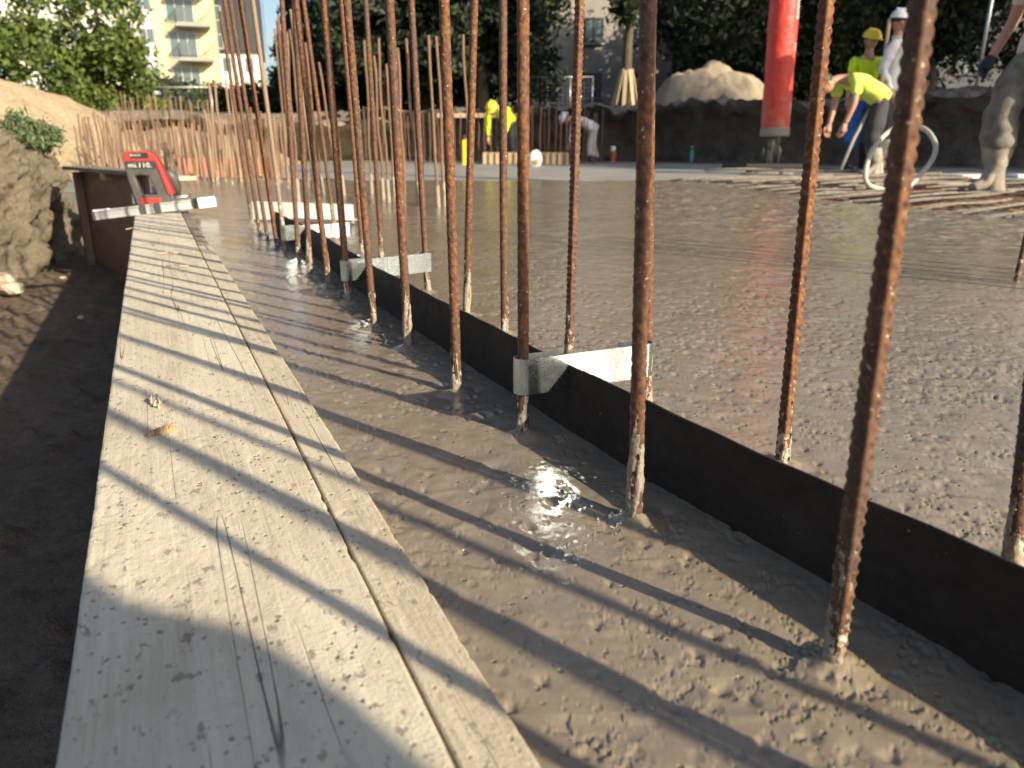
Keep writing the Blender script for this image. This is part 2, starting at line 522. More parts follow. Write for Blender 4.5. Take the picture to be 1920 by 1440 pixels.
at_ = cme.attributes.new('wet', 'FLOAT', 'POINT'); at_.data.foreach_set('value', wet.astype(np.float32))
tag(link('concrete_surface', cme), kind='structure')
# the part of the pour to the right of, behind and below the camera
V = []; Q = []
gx = np.arange(-.2, 9.01, .06); gy = np.arange(-4, 7.0, .06)
GX, GY = np.meshgrid(gx, gy)
GA = np.arctan2(GY, GX); GR = np.hypot(GX, GY)
s2 = (GX - b0.x) * bnor.x + (GY - b0.y) * bnor.y
okv = (s2 > .1) & ((GA < R(50)) | (GR < .30) | (GY < 0)) & (GY < slab_edge(GX) - .1)
GZ = .002 * fbm(GX * 5, GY * 5, 3, 3) - .004
ii = np.arange(GX.size).reshape(GX.shape)
Q = np.stack([ii[:-1, :-1], ii[:-1, 1:], ii[1:, 1:], ii[1:, :-1]], -1)
o4 = okv[:-1, :-1] & okv[1:, :-1] & okv[:-1, 1:] & okv[1:, 1:]
Q = Q[o4]
tag(link('concrete_floor', mesh_np('concrete_floor', np.stack([GX.ravel(), GY.ravel(), GZ.ravel()], -1), Q, M['concrete'])), kind='structure')

# pale blinding slab under and beyond the pour
mb = MB()
c1 = plank_xy(-3, .2, -.05); c2 = plank_xy(6.6, .2, -.05)
poly = [(c1.x, c1.y), (14, -5), (14, 17.6), (-7.5, 17.6), (-7.5, 7.2), (c2.x, c2.y)]
mb.add([(x, y, -.045) for x, y in poly] + [(x, y, -.30) for x, y in poly],
       [tuple(range(6))[::1], (11, 10, 9, 8, 7, 6)] + [(i, (i + 1) % 6, 6 + (i + 1) % 6, 6 + i) for i in range(6)])
tag(mb.build('blinding_slab', M['blinding']), kind='structure')

# ground: one sheet to the horizon with the excavation sunk into it
def axis(lo, hi, step, far):
    a = list(np.arange(lo, hi + 1e-6, step)); s = step
    b = hi
    while b < far: s *= 1.35; b += s; a.append(b)
    s = step; b = lo
    while b > -far: s *= 1.35; b -= s; a.insert(0, b)
    return np.array(a)
ax = axis(-10, 12, .22, 600); ay = axis(-6, 22, .22, 900)
GX, GY = np.meshgrid(ax, ay)
nzz = .35 * fbm(GX * .9, GY * .9, 3, 9)
inside = np.minimum.reduce([18.0 + nzz * .8 - GY, GX + 8.2 + nzz, 15 - GX, GY + 5])
right_bank = np.interp(GX, [3, 5, 8, 12], [18.0, 15.5, 13.2, 12.5]) + nzz * .8
inside = np.minimum(inside, right_bank - GY)
up = sstep(.0, .75, -inside)
GZ = -.75 + up * (1.75 + .25 * sstep(4, 8, GX)) + up * .10 * fbm(GX * 1.7, GY * 1.7, 4, 12) + .02 * fbm(GX * 4, GY * 4, 3, 5)
ii = np.arange(GX.size).reshape(GX.shape)
Q = np.stack([ii[:-1, :-1], ii[:-1, 1:], ii[1:, 1:], ii[1:, :-1]], -1).reshape(-1, 4)
g = link('ground', mesh_np('ground', np.stack([GX.ravel(), GY.ravel(), GZ.ravel()], -1), Q, M['ground']))
tag(g, kind='structure')
g.data.materials.append(M['dark_soil'])
cz = GZ.ravel()[Q].mean(1); slope = np.ptp(GZ.ravel()[Q], axis=1)
mi = ((cz < .93) | (slope > .12)) & (np.abs(GX.ravel()[Q].mean(1)) < 30) & (np.abs(GY.ravel()[Q].mean(1)) < 25)
g.data.polygons.foreach_set('material_index', mi.astype(np.int32))

# trench soil beside the planks and the clay bank on the left, one fine sheet
tx = np.arange(-5.4, .16, .02); ty = np.arange(-.5, 7.4, .02)
GX, GY = np.meshgrid(tx, ty)
s2 = -((GX - b0.x) * bnor.x + (GY - b0.y) * bnor.y)                   # distance left of the planks
base = -.45 + .035 * fbm(GX * 2.2, GY * 2.2, 4, 31) + .020 * fbm(GX * 13, GY * 13, 4, 37)
d, rv, ox, oy = worley(GX / .09, GY / .09, 77)
base = base + (rv < .4) * .032 * np.exp(-(d / (.18 + .3 * rv)) ** 2) + .05 * sstep(.5, 1.3, s2)
wob = .22 * fbm(GX * 1.6, GY * 1.6, 4, 41)
bx = -2.95 + wob - .30 * sstep(4.9, 5.6, GY) - .45 * sstep(2.0, 4.0, 5 - GY) * 0
bank = sstep(0, .55, (bx - GX)) * sstep(0, .5, 6.5 + wob - GY)
bank = bank ** .55
hgt = bank * (.98 + .16 * fbm(GX * 2.3, GY * 2.3, 4, 51)) + bank * (1 - bank) * .5 * fbm(GX * 7, GY * 7, 4, 53)
GZ = base
bank = bank * 0
okv = s2 > -.10
ii = np.arange(GX.size).reshape(GX.shape)
Q = np.stack([ii[:-1, :-1], ii[:-1, 1:], ii[1:, 1:], ii[1:, :-1]], -1)
o4 = okv[:-1, :-1] & okv[1:, :-1] & okv[:-1, 1:] & okv[1:, 1:]
Q = Q[o4]
bk = bank.ravel()[Q].mean(1) > .25
used = np.unique(Q); remap = np.full(GX.size, -1); remap[used] = np.arange(len(used))
wv = bank * sstep(0, .3, bank)
GX2 = GX + wv * (.16 * fbm(GY * 3.2 + 9, GZ * 3.2, 4, 201) + .05 * fbm(GY * 14, GZ * 14, 3, 203))
GY2 = GY + wv * (.12 * fbm(GX * 3.6 + 2, GZ * 4.2, 4, 205) + .05 * fbm(GX * 15, GZ * 15, 3, 207))
me = mesh_np('terrain', np.stack([GX2.ravel(), GY2.ravel(), GZ.ravel()], -1)[used], remap[Q], M['soil'])
me.materials.append(M['soil_bank'])
me.polygons.foreach_set('material_index', bk.astype(np.int32))
tag(link('terrain', me), kind='structure')

from mathutils import noise as mn
def face_sheet(name, path, zb, zt, inset, back, mat, ds, nt, amps, seed):
    """craggy earth face along a path, rising to zt and running back from its crest"""
    P = [Vector((x, y, 0)) for x, y in path]; out = []
    for a, b in zip(P[:-1], P[1:]):
        n = max(2, int((b - a).length / ds)); out += [a.lerp(b, k / n) for k in range(n)]
    out.append(P[-1])
    for _ in range(int(.25 / ds)): out = [out[0]] + [(out[i - 1] + out[i] * 2 + out[i + 1]) / 4 for i in range(1, len(out) - 1)] + [out[-1]]
    V = []; n = len(out)
    for i, p in enumerate(out):
        t = (out[min(i + 1, n - 1)] - out[max(i - 1, 0)]).normalized(); nr_ = Vector((-t.y, t.x, 0))
        top = zt + .12 * mn.noise(Vector((p.x * .7, p.y * .7, seed)))
        for k in range(nt):
            u = k / (nt - 1)
            if u < .62:
                w = u / .62; ins = inset * w ** 1.7; z = zb + (top - zb) * math.sin(w * math.pi / 2) ** .9; nn = Vector((-nr_.x, -nr_.y, .5 * w)).normalized()
            else:
                w = (u - .62) / .38; ins = inset + back * w ** 1.3; z = top + .10 * w; nn = Vector((0, 0, 1))
            q = p + nr_ * ins + Vector((0, 0, z)); d_ = 0
            for f_, a_ in amps:
                d_ += a_ * mn.noise(q * f_ + Vector((seed, 0, 0)))
                if f_ > 4: d_ += .6 * a_ * abs(mn.noise(q * f_ * 1.9 + Vector((0, seed, 0))))
            V.append(q + nn * d_)
    ii = np.arange(n * nt).reshape(n, nt)
    Q = np.stack([ii[:-1, :-1], ii[1:, :-1], ii[1:, 1:], ii[:-1, 1:]], -1).reshape(-1, 4)
    return tag(link(name, mesh_np(name, np.array([tuple(v) for v in V]), Q, mat)), kind='structure')
face_sheet('earth_bank', [(-3.1, .2), (-3.05, 2.5), (-2.98, 4.2), (-2.96, 4.8), (-3.16, 5.5), (-3.45, 6.2), (-4.0, 6.8), (-5.5, 7.3)], -.52, .36, .22, 2.4, M['soil_bank'], .017, 100,
           [(1.3, .11), (3.6, .11), (9, .075), (24, .040), (55, .014)], 3.3)
face_sheet('earth_face', [(11.5, 11.9), (8.2, 13.0), (5.2, 15.4), (3.2, 17.5), (0, 17.9), (-2.0, 17.9), (-3.6, 18.6)], -.2, .84, .35, 1.2, M['dark_soil'], .075, 44,
           [(.8, .16), (2.2, .16), (5.5, .10), (12, .05)], 8.1)
face_sheet('sandy_face', [(-2.9, 18.2), (-4.5, 17.3), (-6.5, 16.8), (-9.5, 16.2)], -.2, .62, .5, 1.4, M['sand_grey'], .08, 40, [(.8, .16), (2.2, .14), (5.5, .08), (12, .04)], 5.1)
def heap(name, c, rx, ry, h, mat, seed, nz=.16, n=110, bend=0.0):
    u = np.linspace(-1.25, 1.25, n); U, Vv = np.meshgrid(u, u)
    d = np.hypot(U * (1 + .25 * fbm(U * 1.5, Vv * 1.5, 2, seed)), Vv + bend * U)
    d = d + .16 * fbm(U * 2, Vv * 2, 4, seed + 3)
    hh = np.clip(1 - d, -.1, 1)
    zz = h * (1 - np.exp(-2.2 * np.clip(hh, 0, 1))) / (1 - math.exp(-2.2)) + np.where(hh <= 0, hh * .6, 0)
    zz = zz + nz * h * fbm(U * 3.5, Vv * 3.5, 5, seed + 9) * np.clip(hh * 3, 0, 1)
    P = np.stack([(U * rx).ravel(), (Vv * ry).ravel(), zz.ravel() - .05], -1)
    ii = np.arange(n * n).reshape(n, n)
    Q = np.stack([ii[:-1, :-1], ii[:-1, 1:], ii[1:, 1:], ii[1:, :-1]], -1).reshape(-1, 4)
    return link(name, mesh_np(name, P, Q, mat), None, c)
tag(heap('sand_mound', (-8.1, 10.0, -.45), 3.9, 3.4, 1.85, M['sand'], 5), 'big pale yellow mound of dug sand left of the leafy trees, behind the clay bank', 'sand mound')
tag(heap('sand_mound', (-6.2, 15.0, -.1), 2.6, 1.8, .72, M['sand'], 15), 'low sandy spoil ridge behind the crowd of thin starter bars', 'sand mound')
tag(heap('sand_heap', (4.7, 19.6, .9), 1.75, 1.5, 1.28, M['sand_grey'], 25), 'pale grey sand heap on the bank, left of the red pump hose', 'sand heap')
tag(heap('sand_heap', (6.2, 19.2, .9), .9, .8, .45, M['sand_grey'], 29), 'small low end of grey sand beside the red pump hose', 'sand heap')

# ------------------------------------------------------------------ planks
def plank(name, u0, u1, v0, v1, zt, th, mat, seed, nv, parent=None, wear=1.0, dens=1.0):
    L = u1 - u0
    k = np.linspace(0, 1, int(760 * dens))
    us = u0 + L * (np.exp(k * 2.4) - 1) / (math.exp(2.4) - 1)
    prof = [(0, -th), (0, -th * .5), (0, -.006), (.0012, -.0018)] + [(t, 0) for t in np.linspace(.004, 1 - .004, nv)] + [(1 - .0012, -.0018), (1, -.006), (1, -th * .5), (1, -th)]
    prof = np.array(prof)
    w = v1 - v0
    U = np.repeat(us[:, None], len(prof), 1)
    Vv = v0 + np.where(prof[:, 0] < .5, prof[:, 0], prof[:, 0])[None, :] * w + 0 * U
    Zz = zt + prof[:, 1][None, :] + 0 * U
    eL = .0012 * fbm(us * 8, us * 0 + seed, 4, seed) ; eR = .0010 * fbm(us * 9, us * 0 + seed + 5, 4, seed + 2) - .0015 * sstep(.25, .5, fbm(us * 45, us * 0, 3, seed + 8))
    Vv = Vv + np.where(prof[None, :, 0] < .3, eL[:, None] * wear, 0) + np.where(prof[None, :, 0] > .7, eR[:, None] * wear, 0)
    topm = (prof[:, 1] > -.004)[None, :]
    relief = .0005 * fbm(Vv * 90, U * 4, 4, seed + 20) + .0008 * fbm(Vv * 14, U * 3, 3, seed + 21)
    relief = relief - .0009 * sstep(.70, .85, vnoise(Vv * 190, U * 120, seed + 23)) * sstep(.35, .7, vnoise(Vv * 9, U * 5, seed + 27))
    Zz = Zz + topm * relief * wear
    P = b0[None, None, :2] if False else None
    XX = b0.x + bdir.x * U + bnor.x * Vv; YY = b0.y + bdir.y * U + bnor.y * Vv
    n, m = U.shape
    ii = np.arange(n * m).reshape(n, m)
    Q = np.stack([ii[:-1, :-1], ii[:-1, 1:], ii[1:, 1:], ii[1:, :-1]], -1).reshape(-1, 4)
    bot = np.stack([ii[:-1, -1], ii[:-1, 0], ii[1:, 0], ii[1:, -1]], -1)
    Q = np.concatenate([Q, bot])
    # local frame: Y along the plank so that the grain follows it
    loc = np.stack([Vv.ravel(), U.ravel(), Zz.ravel()], -1)
    me = mesh_np(name, loc, Q, mat)
    bm = bmesh.new(); bm.from_mesh(me)
    bm.verts.ensure_lookup_table()
    for r in (0, n - 1):
        try: bm.faces.new([bm.verts[int(i)] for i in ii[r]])
        except Exception: pass
    bmesh.ops.recalc_face_normals(bm, faces=bm.faces)
    bm.to_mesh(me); bm.free(); me.shade_smooth()
    o = link(name, me, parent)
    mw = Matrix(((bnor.x, bdir.x, 0, b0.x), (bnor.y, bdir.y, 0, b0.y), (0, 0, 1, 0), (0, 0, 0, 1)))
    o.matrix_world = mw
    return o
wp = plank('formwork_plank', -.55, 4.6, 0, .205, .016, .045, M['plank'], 3, 64)
tag(wp, 'wide cement filmed timber plank in the left foreground with a torn knot', 'plank')
np_ = plank('formwork_plank', -.55, 2.42, .2075, .249, .014, .045, M['plank2'], 8, 18)
tag(np_, 'narrow grooved timber plank along the right side of the wide plank', 'plank')
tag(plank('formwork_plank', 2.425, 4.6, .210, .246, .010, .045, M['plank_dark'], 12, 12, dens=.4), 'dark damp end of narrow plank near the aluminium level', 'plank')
# vertical sheeting below the planks that holds the pour
mb = MB()
mid = plank_xy(1.9, .17, 0)
mb.box((mid.x, mid.y, -.24), (.02, 5.2, .40), rz=math.atan2(bdir.y, bdir.x) - R(90))
tag(mb.build('formwork_sheet', M['ply']), 'brown upright formwork sheet under the wide plank along the trench', 'formwork sheet')
# torn knot splinter with a hollow
def chip(name, pts, mat, parent, loc, sc, seed):
    bm = bmesh.new(); bmesh.ops.create_icosphere(bm, subdivisions=3, radius=1)
    for v in bm.verts:
        k = 1 + .35 * math.sin(v.co.x * 5 + seed) * math.cos(v.co.y * 7 + seed * 2) + .2 * math.sin(v.co.z * 11 + seed)
        v.co = Vector((v.co.x * sc[0] * k, v.co.y * sc[1] * k, v.co.z * sc[2] * k))
    me = bpy.data.meshes.new(name); bm.to_mesh(me); bm.free(); me.materials.append(mat); me.shade_smooth()
    return link(name, me, parent, loc)
M['splinter'] = simple('torn_wood', (.50, .33, .18), (.26, .15, .08), 160, .8, bump=.002, bscale=260)
kp = gp(300, 806, .02)
lk = wp.matrix_world.inverted() @ kp
rk = random.Random(4)
for i in range(11):
    t = i / 10
    chip('torn_knot', None, M['splinter'], wp, lk + Vector((-.012 + .026 * t, -.004 + .010 * t * t + rk.uniform(-.001, .001), -.004 + rk.uniform(0, .0016))), (rk.uniform(.0026, .0042), rk.uniform(.0028, .0055), rk.uniform(.0036, .0066)), i * 1.7)
kq = wp.matrix_world.inverted() @ gp(296, 750, .02)
for i, (dx, dy, sx, sy) in enumerate(((-.004, 0, .0052, .026), (.001, -.006, .0034, .020), (-.008, .004, .003, .016))):
    chip('wood_ridge', None, M['plank2'], wp, kq + Vector((dx, dy, -.0048)), (sx, sy, .0078), 2.0 + i)
for i in range(9):
    u = .3 + 3.0 * (i / 8.0) ** 1.3
    q = chip('cement_crumb', None, M['crust'], wp, (.03 + .15 * ((i * .618) % 1), u, .017), (.0018, .0024, .0012), i)
for (px, py), lb in zip(((318, 476), (330, 500), (250, 430)), ('curled dark wood shaving in the middle of the wide plank, farther one', 'small bent wood shaving on the wide plank, nearer one', 'pale twig at the left edge of the wide plank before the level')):
    p = gp(px, py, .020)
    wig = MB(); wig.tube([p + Vector((-.03, 0, 0)), p + Vector((-.01, .012, .004)), p + Vector((.012, -.002, .002)), p + Vector((.03, .010, .001))], .002, 5)
    tag(wig.build('wood_shaving', M['timber']), lb, 'wood shaving')

# brown formwork panels beyond the planks
fp = empty('formwork_box', (-2.35, 4.75, -.45))
tag(fp, 'brown plywood formwork box with timber batten, left of the red tool', 'formwork')
a = Vector((-2.86, 5.35)); b = Vector((-2.02, 4.45))
dd = (b - a); Lp = dd.length; ang_ = math.atan2(dd.y, dd.x)
cen = (a + b) / 2 - Vector((-2.35, 4.75))
MB().box((cen.x, cen.y, .30), (Lp, .021, .64), rz=ang_).build('panel', M['ply'], fp)
MB().box((cen.x - .02, cen.y - .03, .635), (Lp + .04, .14, .022), rz=ang_).build('top_plate', M['plank_dark'], fp)
for t, w in ((-.46, .045), (.40, .035)):
    MB().box((cen.x + dd.x * t - .026, cen.y + dd.y * t - .03, .30), (w, .045, .62), rz=ang_).build('batten', M['ply'], fp)
MB().box((cen.x + dd.x * .12 - .04, cen.y + dd.y * .12 - .06, .61), (.06, .06, .05), rz=ang_).build('block', M['timber'], fp)
MB().box((cen.x + .12, cen.y + .14, .60), (Lp * 1.1, .15, .02), rz=ang_).build('top_plate', M['plank2'], fp)

# ------------------------------------------------------------------ starter bars
def bar_mesh(name, L, r, ribh, pitch, ang, nseg, dz, rough, mat, seed, lug=.0008):
    nz = max(2, int(L / dz))
    z = np.linspace(-.04, L, nz); th = np.linspace(0, 2 * math.pi, nseg, endpoint=False)
    Zg, Tg = np.meshgrid(z, th, indexing='ij')
    rr = np.full(Zg.shape, r)
    if ribh:
        half = np.mod(Tg, math.pi)                                   # two rib fields separated by two lengthwise lugs
        prof = sstep(.30, .55, np.sin(half))
        sgn = np.where(Tg < math.pi, 1, -1)
        ph = (Zg + sgn * 0 + (half - math.pi / 2) * ang * r) / pitch + np.where(Tg < math.pi, 0, .5)
        tri = np.abs(np.mod(ph, 1) - .5) * 2
        rr = rr + ribh * prof * sstep(.45, .85, tri)
        rr = rr + lug * (np.exp(-((np.minimum(half, math.pi - half)) / .26) ** 4))
    if rough:
        rr = rr + rough * fbm(Tg * 3 + np.cos(Tg), Zg * 160, 3, seed) * 1.0
    bow = .0035 * np.sin(z * 2.6 + seed) - .0035 * math.sin(seed)
    V = np.stack([(rr * np.cos(Tg) + bow[:, None]).ravel(), (rr * np.sin(Tg)).ravel(), Zg.ravel()], -1)
    ii = np.arange(nz * nseg).reshape(nz, nseg)
    nx = np.roll(ii, -1, axis=1)
    Q = np.stack([ii[:-1], nx[:-1], nx[1:], ii[1:]], -1).reshape(-1, 4)
    me = mesh_np(name, V, Q, mat)
    bm = bmesh.new(); bm.from_mesh(me); bm.verts.ensure_lookup_table()
    bm.faces.new([bm.verts[int(i)] for i in ii[-1]])
    bm.to_mesh(me); bm.free(); me.shade_smooth()
    return me
RB = .0066
NEAR = [bar_mesh('starter_bar', .95, RB, .0013, .0092, .75, 28, .0013, .00030, M['rust'], 1, .0021),
        bar_mesh('starter_bar', .93, RB, .0006, .0105, 1.5, 24, .0017, .00055, M['rust'], 2, .0006),
        bar_mesh('starter_bar', .96, RB, .0004, .0105, 1.3, 24, .0018, .00050, M['rust'], 3, .0005),
        bar_mesh('starter_bar', .94, RB, .0013, .0090, 2.2, 24, .0016, .00020, M['rust'], 4, .0004),
        bar_mesh('starter_bar', .93, RB * .95, .0010, .0095, 1.2, 18, .0022, .00040, M['rust'], 5, .0014)]
MID = [bar_mesh('starter_bar', .92, RB, .0010, .0095, 1.5, 14, .0030, .0003, M['rust'], 6, .0008),
       bar_mesh('starter_bar', .90, RB, .0013, .0130, 2.4, 14, .0032, .0002, M['rust_pale'], 7, .0004)]
def crust_mesh(seed, H=.10):
    n, m = 90, 30
    z = np.linspace(0.0, H, n); th = np.linspace(0, 2 * math.pi, m, endpoint=False)
    Zg, Tg = np.meshgrid(z, th, indexing='ij')
    f = fbm(np.cos(Tg) * 1.6 + 7 + seed, np.sin(Tg) * 1.6 + Zg * 34, 4, 100 + seed)
    cover = .20 - Zg / H * .62 + f * 1.35 + .30 * np.cos(Tg - seed * 2.0)
    rr = RB + .0004 + .0015 * np.clip(cover * 2.2, 0, 1.2) + .0010 * fbm(Tg * 5, Zg * 400, 3, seed) * (cover > 0)
    rr = rr + .0032 * np.exp(-Zg / .006)
    rr = np.where(cover < -.02, RB - .001, rr)
    V = np.stack([(rr * np.cos(Tg)).ravel(), (rr * np.sin(Tg)).ravel(), (Zg - .002).ravel()], -1)
    ii = np.arange(n * m).reshape(n, m); nx = np.roll(ii, -1, axis=1)
    Q = np.stack([ii[:-1], nx[:-1], nx[1:], ii[1:]], -1).reshape(-1, 4)
    keep = (cover.ravel()[Q] > -.08).all(1)
    return mesh_np('cement_crust', V, Q[keep], M['crust'])
CR = [crust_mesh(1, .13), crust_mesh(2, .09), crust_mesh(3, .10), crust_mesh(4, .08)]
def orient(vec, spin):
    return (Vector((0, 0, 1)).rotation_difference(vec) @ Euler((0, 0, spin)).to_quaternion()).to_euler()
GRP = 'starter bars standing in two rows along the black strip'
lab = {('L', 0): 'nearest starter bar, leaning right, thick ribs and a pale cement collar at its foot',
       ('L', 1): 'thick rusty starter bar left of black strip with pale cement streak, beside the nearest bracket',
       ('L', 2): 'orange rusty starter bar held in the left loop of the nearest zinc bracket',
       ('L', 3): 'rusty starter bar just left of the bracketed orange bar, cement spattered foot',
       ('L', 4): 'broad ribbed starter bar in front of the second zinc bracket, foot near a bright glint',
       ('L', 5): 'orange brown starter bar rising from the wet glint before second bracket',
       ('L', 6): 'dark starter bar held in the left loop of the second zinc bracket',
       ('L', 7): 'rust orange starter bar between the second and third zinc brackets, nearer one',
       ('L', 8): 'starter bar between the second and third zinc brackets, farther one',
       ('L', 9): 'pale footed starter bar standing right in front of the third zinc bracket',
       ('L', 10): 'beige starter bar with open twisted ribs at the left end of third bracket',
       ('L', 11): 'dark thin starter bar just left of the beige twisted bar',
       ('L', 12): 'thin brown starter bar second to the left of the beige twisted bar',
       ('L', 13): 'thin reddish starter bar third to the left of the beige twisted bar',
       ('L', 14): 'farthest left row starter bar beside the bright sheet metal plate',
       ('R', 0): 'spiky ribbed starter bar cut by the right edge behind the black strip',
       ('R', 1): 'leaning starter bar with a bright lengthwise rib behind the black strip, white foot',
       ('R', 2): 'starter bar in the right loop of nearest bracket, hidden behind a thicker bar',
       ('R', 3): 'toothed dark starter bar rising behind the middle of the nearest bracket',
       ('R', 4): 'grey brown twisted starter bar just left of the bracketed orange bar, behind strip',
       ('R', 5): 'thin rusty starter bar with white foot behind strip, between brackets one and two',
       ('R', 6): 'white speckled starter bar held in the right loop of the second bracket',
       ('R', 7): 'thin reddish starter bar standing behind the left half of second bracket',
       ('R', 8): 'thin dark ribbed starter bar touching the orange one above the second bracket',
       ('R', 9): 'grey starter bar behind the right end of the third bracket',
       ('R', 10): 'ribbed starter bar behind the middle of the third bracket',
       ('R', 11): 'starter bar before the bright sheet metal plate, farthest of right row'}
pick = {('L', 0): 0, ('L', 1): 1, ('L', 2): 2, ('L', 3): 1, ('L', 4): 3, ('L', 5): 2, ('R', 0): 3, ('R', 1): 0, ('R', 2): 1, ('R', 3): 0, ('R', 4): 3, ('R', 5): 4, ('L', 6): 4, ('R', 6): 4}
spin = {('L', 0): R(-102), ('L', 1): R(-45), ('R', 1): R(-104), ('R', 3): R(-92), ('R', 0): R(-20), ('R', 4): R(10), ('L', 4): R(60)}
for row, i, p, v in bars:
    me = NEAR[pick[(row, i)]] if (row, i) in pick else MID[1 if (row, i) in (('L', 10), ('R', 10)) else 0]
    o = link('starter_bar', me, None, p, orient(v, spin.get((row, i), random.uniform(0, 6.28))))
    if (row, i) in (('L', 13), ('L', 14), ('R', 10), ('R', 11)): o.scale = (1, 1, .93)
    tag(o, lab[(row, i)], 'starter bar', GRP)
    if not (row == 'L' and i in (11, 12, 13)):
        k = {('L', 0): 2, ('L', 1): 0, ('L', 2): 3, ('L', 3): 1, ('R', 1): 2, ('L', 4): 0, ('R', 4): 2}.get((row, i), (i * 3 + (row == 'R')) % 4)
        link('cement_crust', CR[k], o, None, (0, 0, R(-50) if (row, i) == ('L', 0) else i * 1.7))
for i, (x, y) in enumerate(OFF):
    o = link('starter_bar', NEAR[[0, 1, 3, 2, 1][i]], None, (x, y, 0), orient(Vector(((.02, -.01, .03, .01, -.02)[i], .01, 1)), i))
    tag(o, 'rusty starter bar right beside the photographer, outside the picture', 'starter bar', 'starter bars beside the photographer')
# bars to the right that throw the bundle of thin shadows
for i, (x, y) in enumerate([(1.315, 2.02), (1.66, 1.59), (1.78, 1.585), (1.86, 1.64), (1.93, 1.70), (2.06, 1.72)]):
    o = link('starter_bar', MID[0], None, (x, y, 0), orient(Vector((.03 if i == 0 else .0, .0, 1)), i))
    tag(o, 'starter bar whose foot shows at the right edge of the concrete' if i == 0 else 'starter bar beyond the right edge of the picture whose thin shadow crosses the concrete',
        'starter bar', 'starter bars beyond the right edge' if i else None)

# far bars: second wall and the bar field on the left
def far_mesh(name, L, r, mat, seed, n=7, foot=0):
    mb = MB(); k = 9
    pts = [Vector((.006 * math.sin(j * 1.3 + seed), .004 * math.cos(j + seed), -.04 + (L + .04) * j / (k - 1))) for j in range(k)]
    mb.tube(pts, r, n)
    me = mesh(name, mb.V, mb.F, mat, True)
    return me
FAR = [far_mesh('starter_bar', .93, .0078, M['rust_far'], 1), far_mesh('starter_bar', .90, .0078, M['rust_far'], 2),
       far_mesh('starter_bar', .88, .0085, M['rust_pale'], 3)]
cap = MB(); cap.lathe([(.0125, -.01), (.0135, .03), (.0115, .07), (.0125, .11), (.0095, .135), (.0070, .14)], 10)
CAPM = mesh('cement_foot', cap.V, cap.F, M['crust'], True)
def farbar(p, v, k, label, group, foot=False, sz=1.0):
    o = link('starter_bar', FAR[k], None, p, orient(v, random.uniform(0, 6)))
    o.scale = (1, 1, sz)
    tag(o, label, 'starter bar', group)
    if foot: link('cement_foot', CAPM, o, (0, 0, 0))
    return o
second = [(834, 386, 819, 68, 1), (822, 389, 802, 55, 1), (786, 386, 760, 72, 1), (760, 388, 745, 79, 0), (729, 380, 708, 72, 1),
          (719, 374, 700, 95, 1), (697, 364, 684, 76, 1), (882, 372, 868, 54, 0), (645, 366, 616, 97, 1), (634, 362, 597, 108, 0),
          (668, 372, 663, 103, 0), (606, 366, 570, 70, 1), (590, 360, 553, 60, 0), (577, 352, 541, 45, 1), (552, 362, 521, 30, 1),
          (541, 352, 515, 43, 0), (740, 366, 724, 120, 1), (706, 350, 690, 120, 0), (560, 380, 536, 60, 1)]
ordn = ['rightmost', 'second', 'third', 'fourth', 'fifth', 'sixth', 'seventh', 'eighth', 'ninth', 'tenth', 'eleventh', 'twelfth', 'thirteenth', 'fourteenth', 'fifteenth', 'sixteenth', 'seventeenth', 'eighteenth', 'leftmost']
rank = sorted(range(len(second)), key=lambda k: -second[k][0])
second_labels = [None] * len(second)
for n_, k_ in enumerate(rank):
    w_ = ordn[n_] if n_ in (0, len(second) - 1) else ordn[n_] + ' from the right'
    second_labels[k_] = 'brown starter bar%s, %s in the second wall line' % (' with pale foot' if second[k_][4] else '', w_)
for i, (x0, y0, x1, y1, ft) in enumerate(second):
    p = gp(x0, y0); q = at(x1, y1, p.y); v = q - p
    farbar(p, v, i % 2, second_labels[i],
           'starter bars of the second wall line', bool(ft), v.length / .93)
# crowd of thin bars on the left
crowd = 'crowd of thin starter bars on the left of the slab'
for i in range(140):
    t = i / 139
    px0 = 128 + t * 390 + random.uniform(-4, 4)
    d = random.uniform(6.6, 8.6) if i % 2 else random.uniform(8.6, 10.6)
    p = at(px0 + 25, 330, d); p.z = -.04
    top = np.interp(px0, [130, 180, 230, 270, 330, 400, 520], [.55, .62, .58, .50, .52, .56, .6]) * random.uniform(.92, 1.08)
    farbar(p, Vector((random.uniform(-.025, .012), random.uniform(-.02, .02), 1)), (i * 7) % 3, 'thin dusty starter bar in the dense bar crowd left of the slab', crowd, False, (top + .04) / .93)
for i in range(34):
    px0 = 240 + i * 4.9 + random.uniform(-2, 2)
    p = at(px0, 330, random.uniform(12.2, 13.4)); p.z = -.04
    farbar(p, Vector((random.uniform(-.04, .03), 0, 1)), 1 if i % 3 else 2, 'tall reddish starter bar in the rear rows before the fence', 'rear rows of starter bars', False, random.uniform(1.05, 1.25))
for i, (xt, yt, xb) in enumerate(((392, 152, 408), (402, 150, 424), (423, 150, 446), (431, 158, 452), (384, 205, 398), (444, 140, 470))):
    p = at(xb, 336, 7.4); p.z = -.04
    q = at(xt, yt, 7.4)
    o = farbar(p, q - p, 2, 'cream cement coated starter bar above the dense bar crowd, ' + ('second from left of its kind', 'third from left of its kind', 'fourth from left of its kind', 'fifth from left of its kind', 'shortest and leftmost of its kind', 'rightmost of its kind')[i], 'cream coated starter bars', False, (q - p).length / .88)
    o.scale = (1.25, 1.25, (q - p).length / .88)
for i in range(26):
    px0 = 880 + i * 10 + random.uniform(-3, 3)
    p = at(px0, 300, random.uniform(14.5, 15.4)); p.z = -.04
    farbar(p, Vector((random.uniform(-.03, .03), 0, 1)), i % 2, 'thin dark starter bar standing before the shaded earth face', 'thin bars before the shaded earth face', False, random.uniform(.95, 1.1))
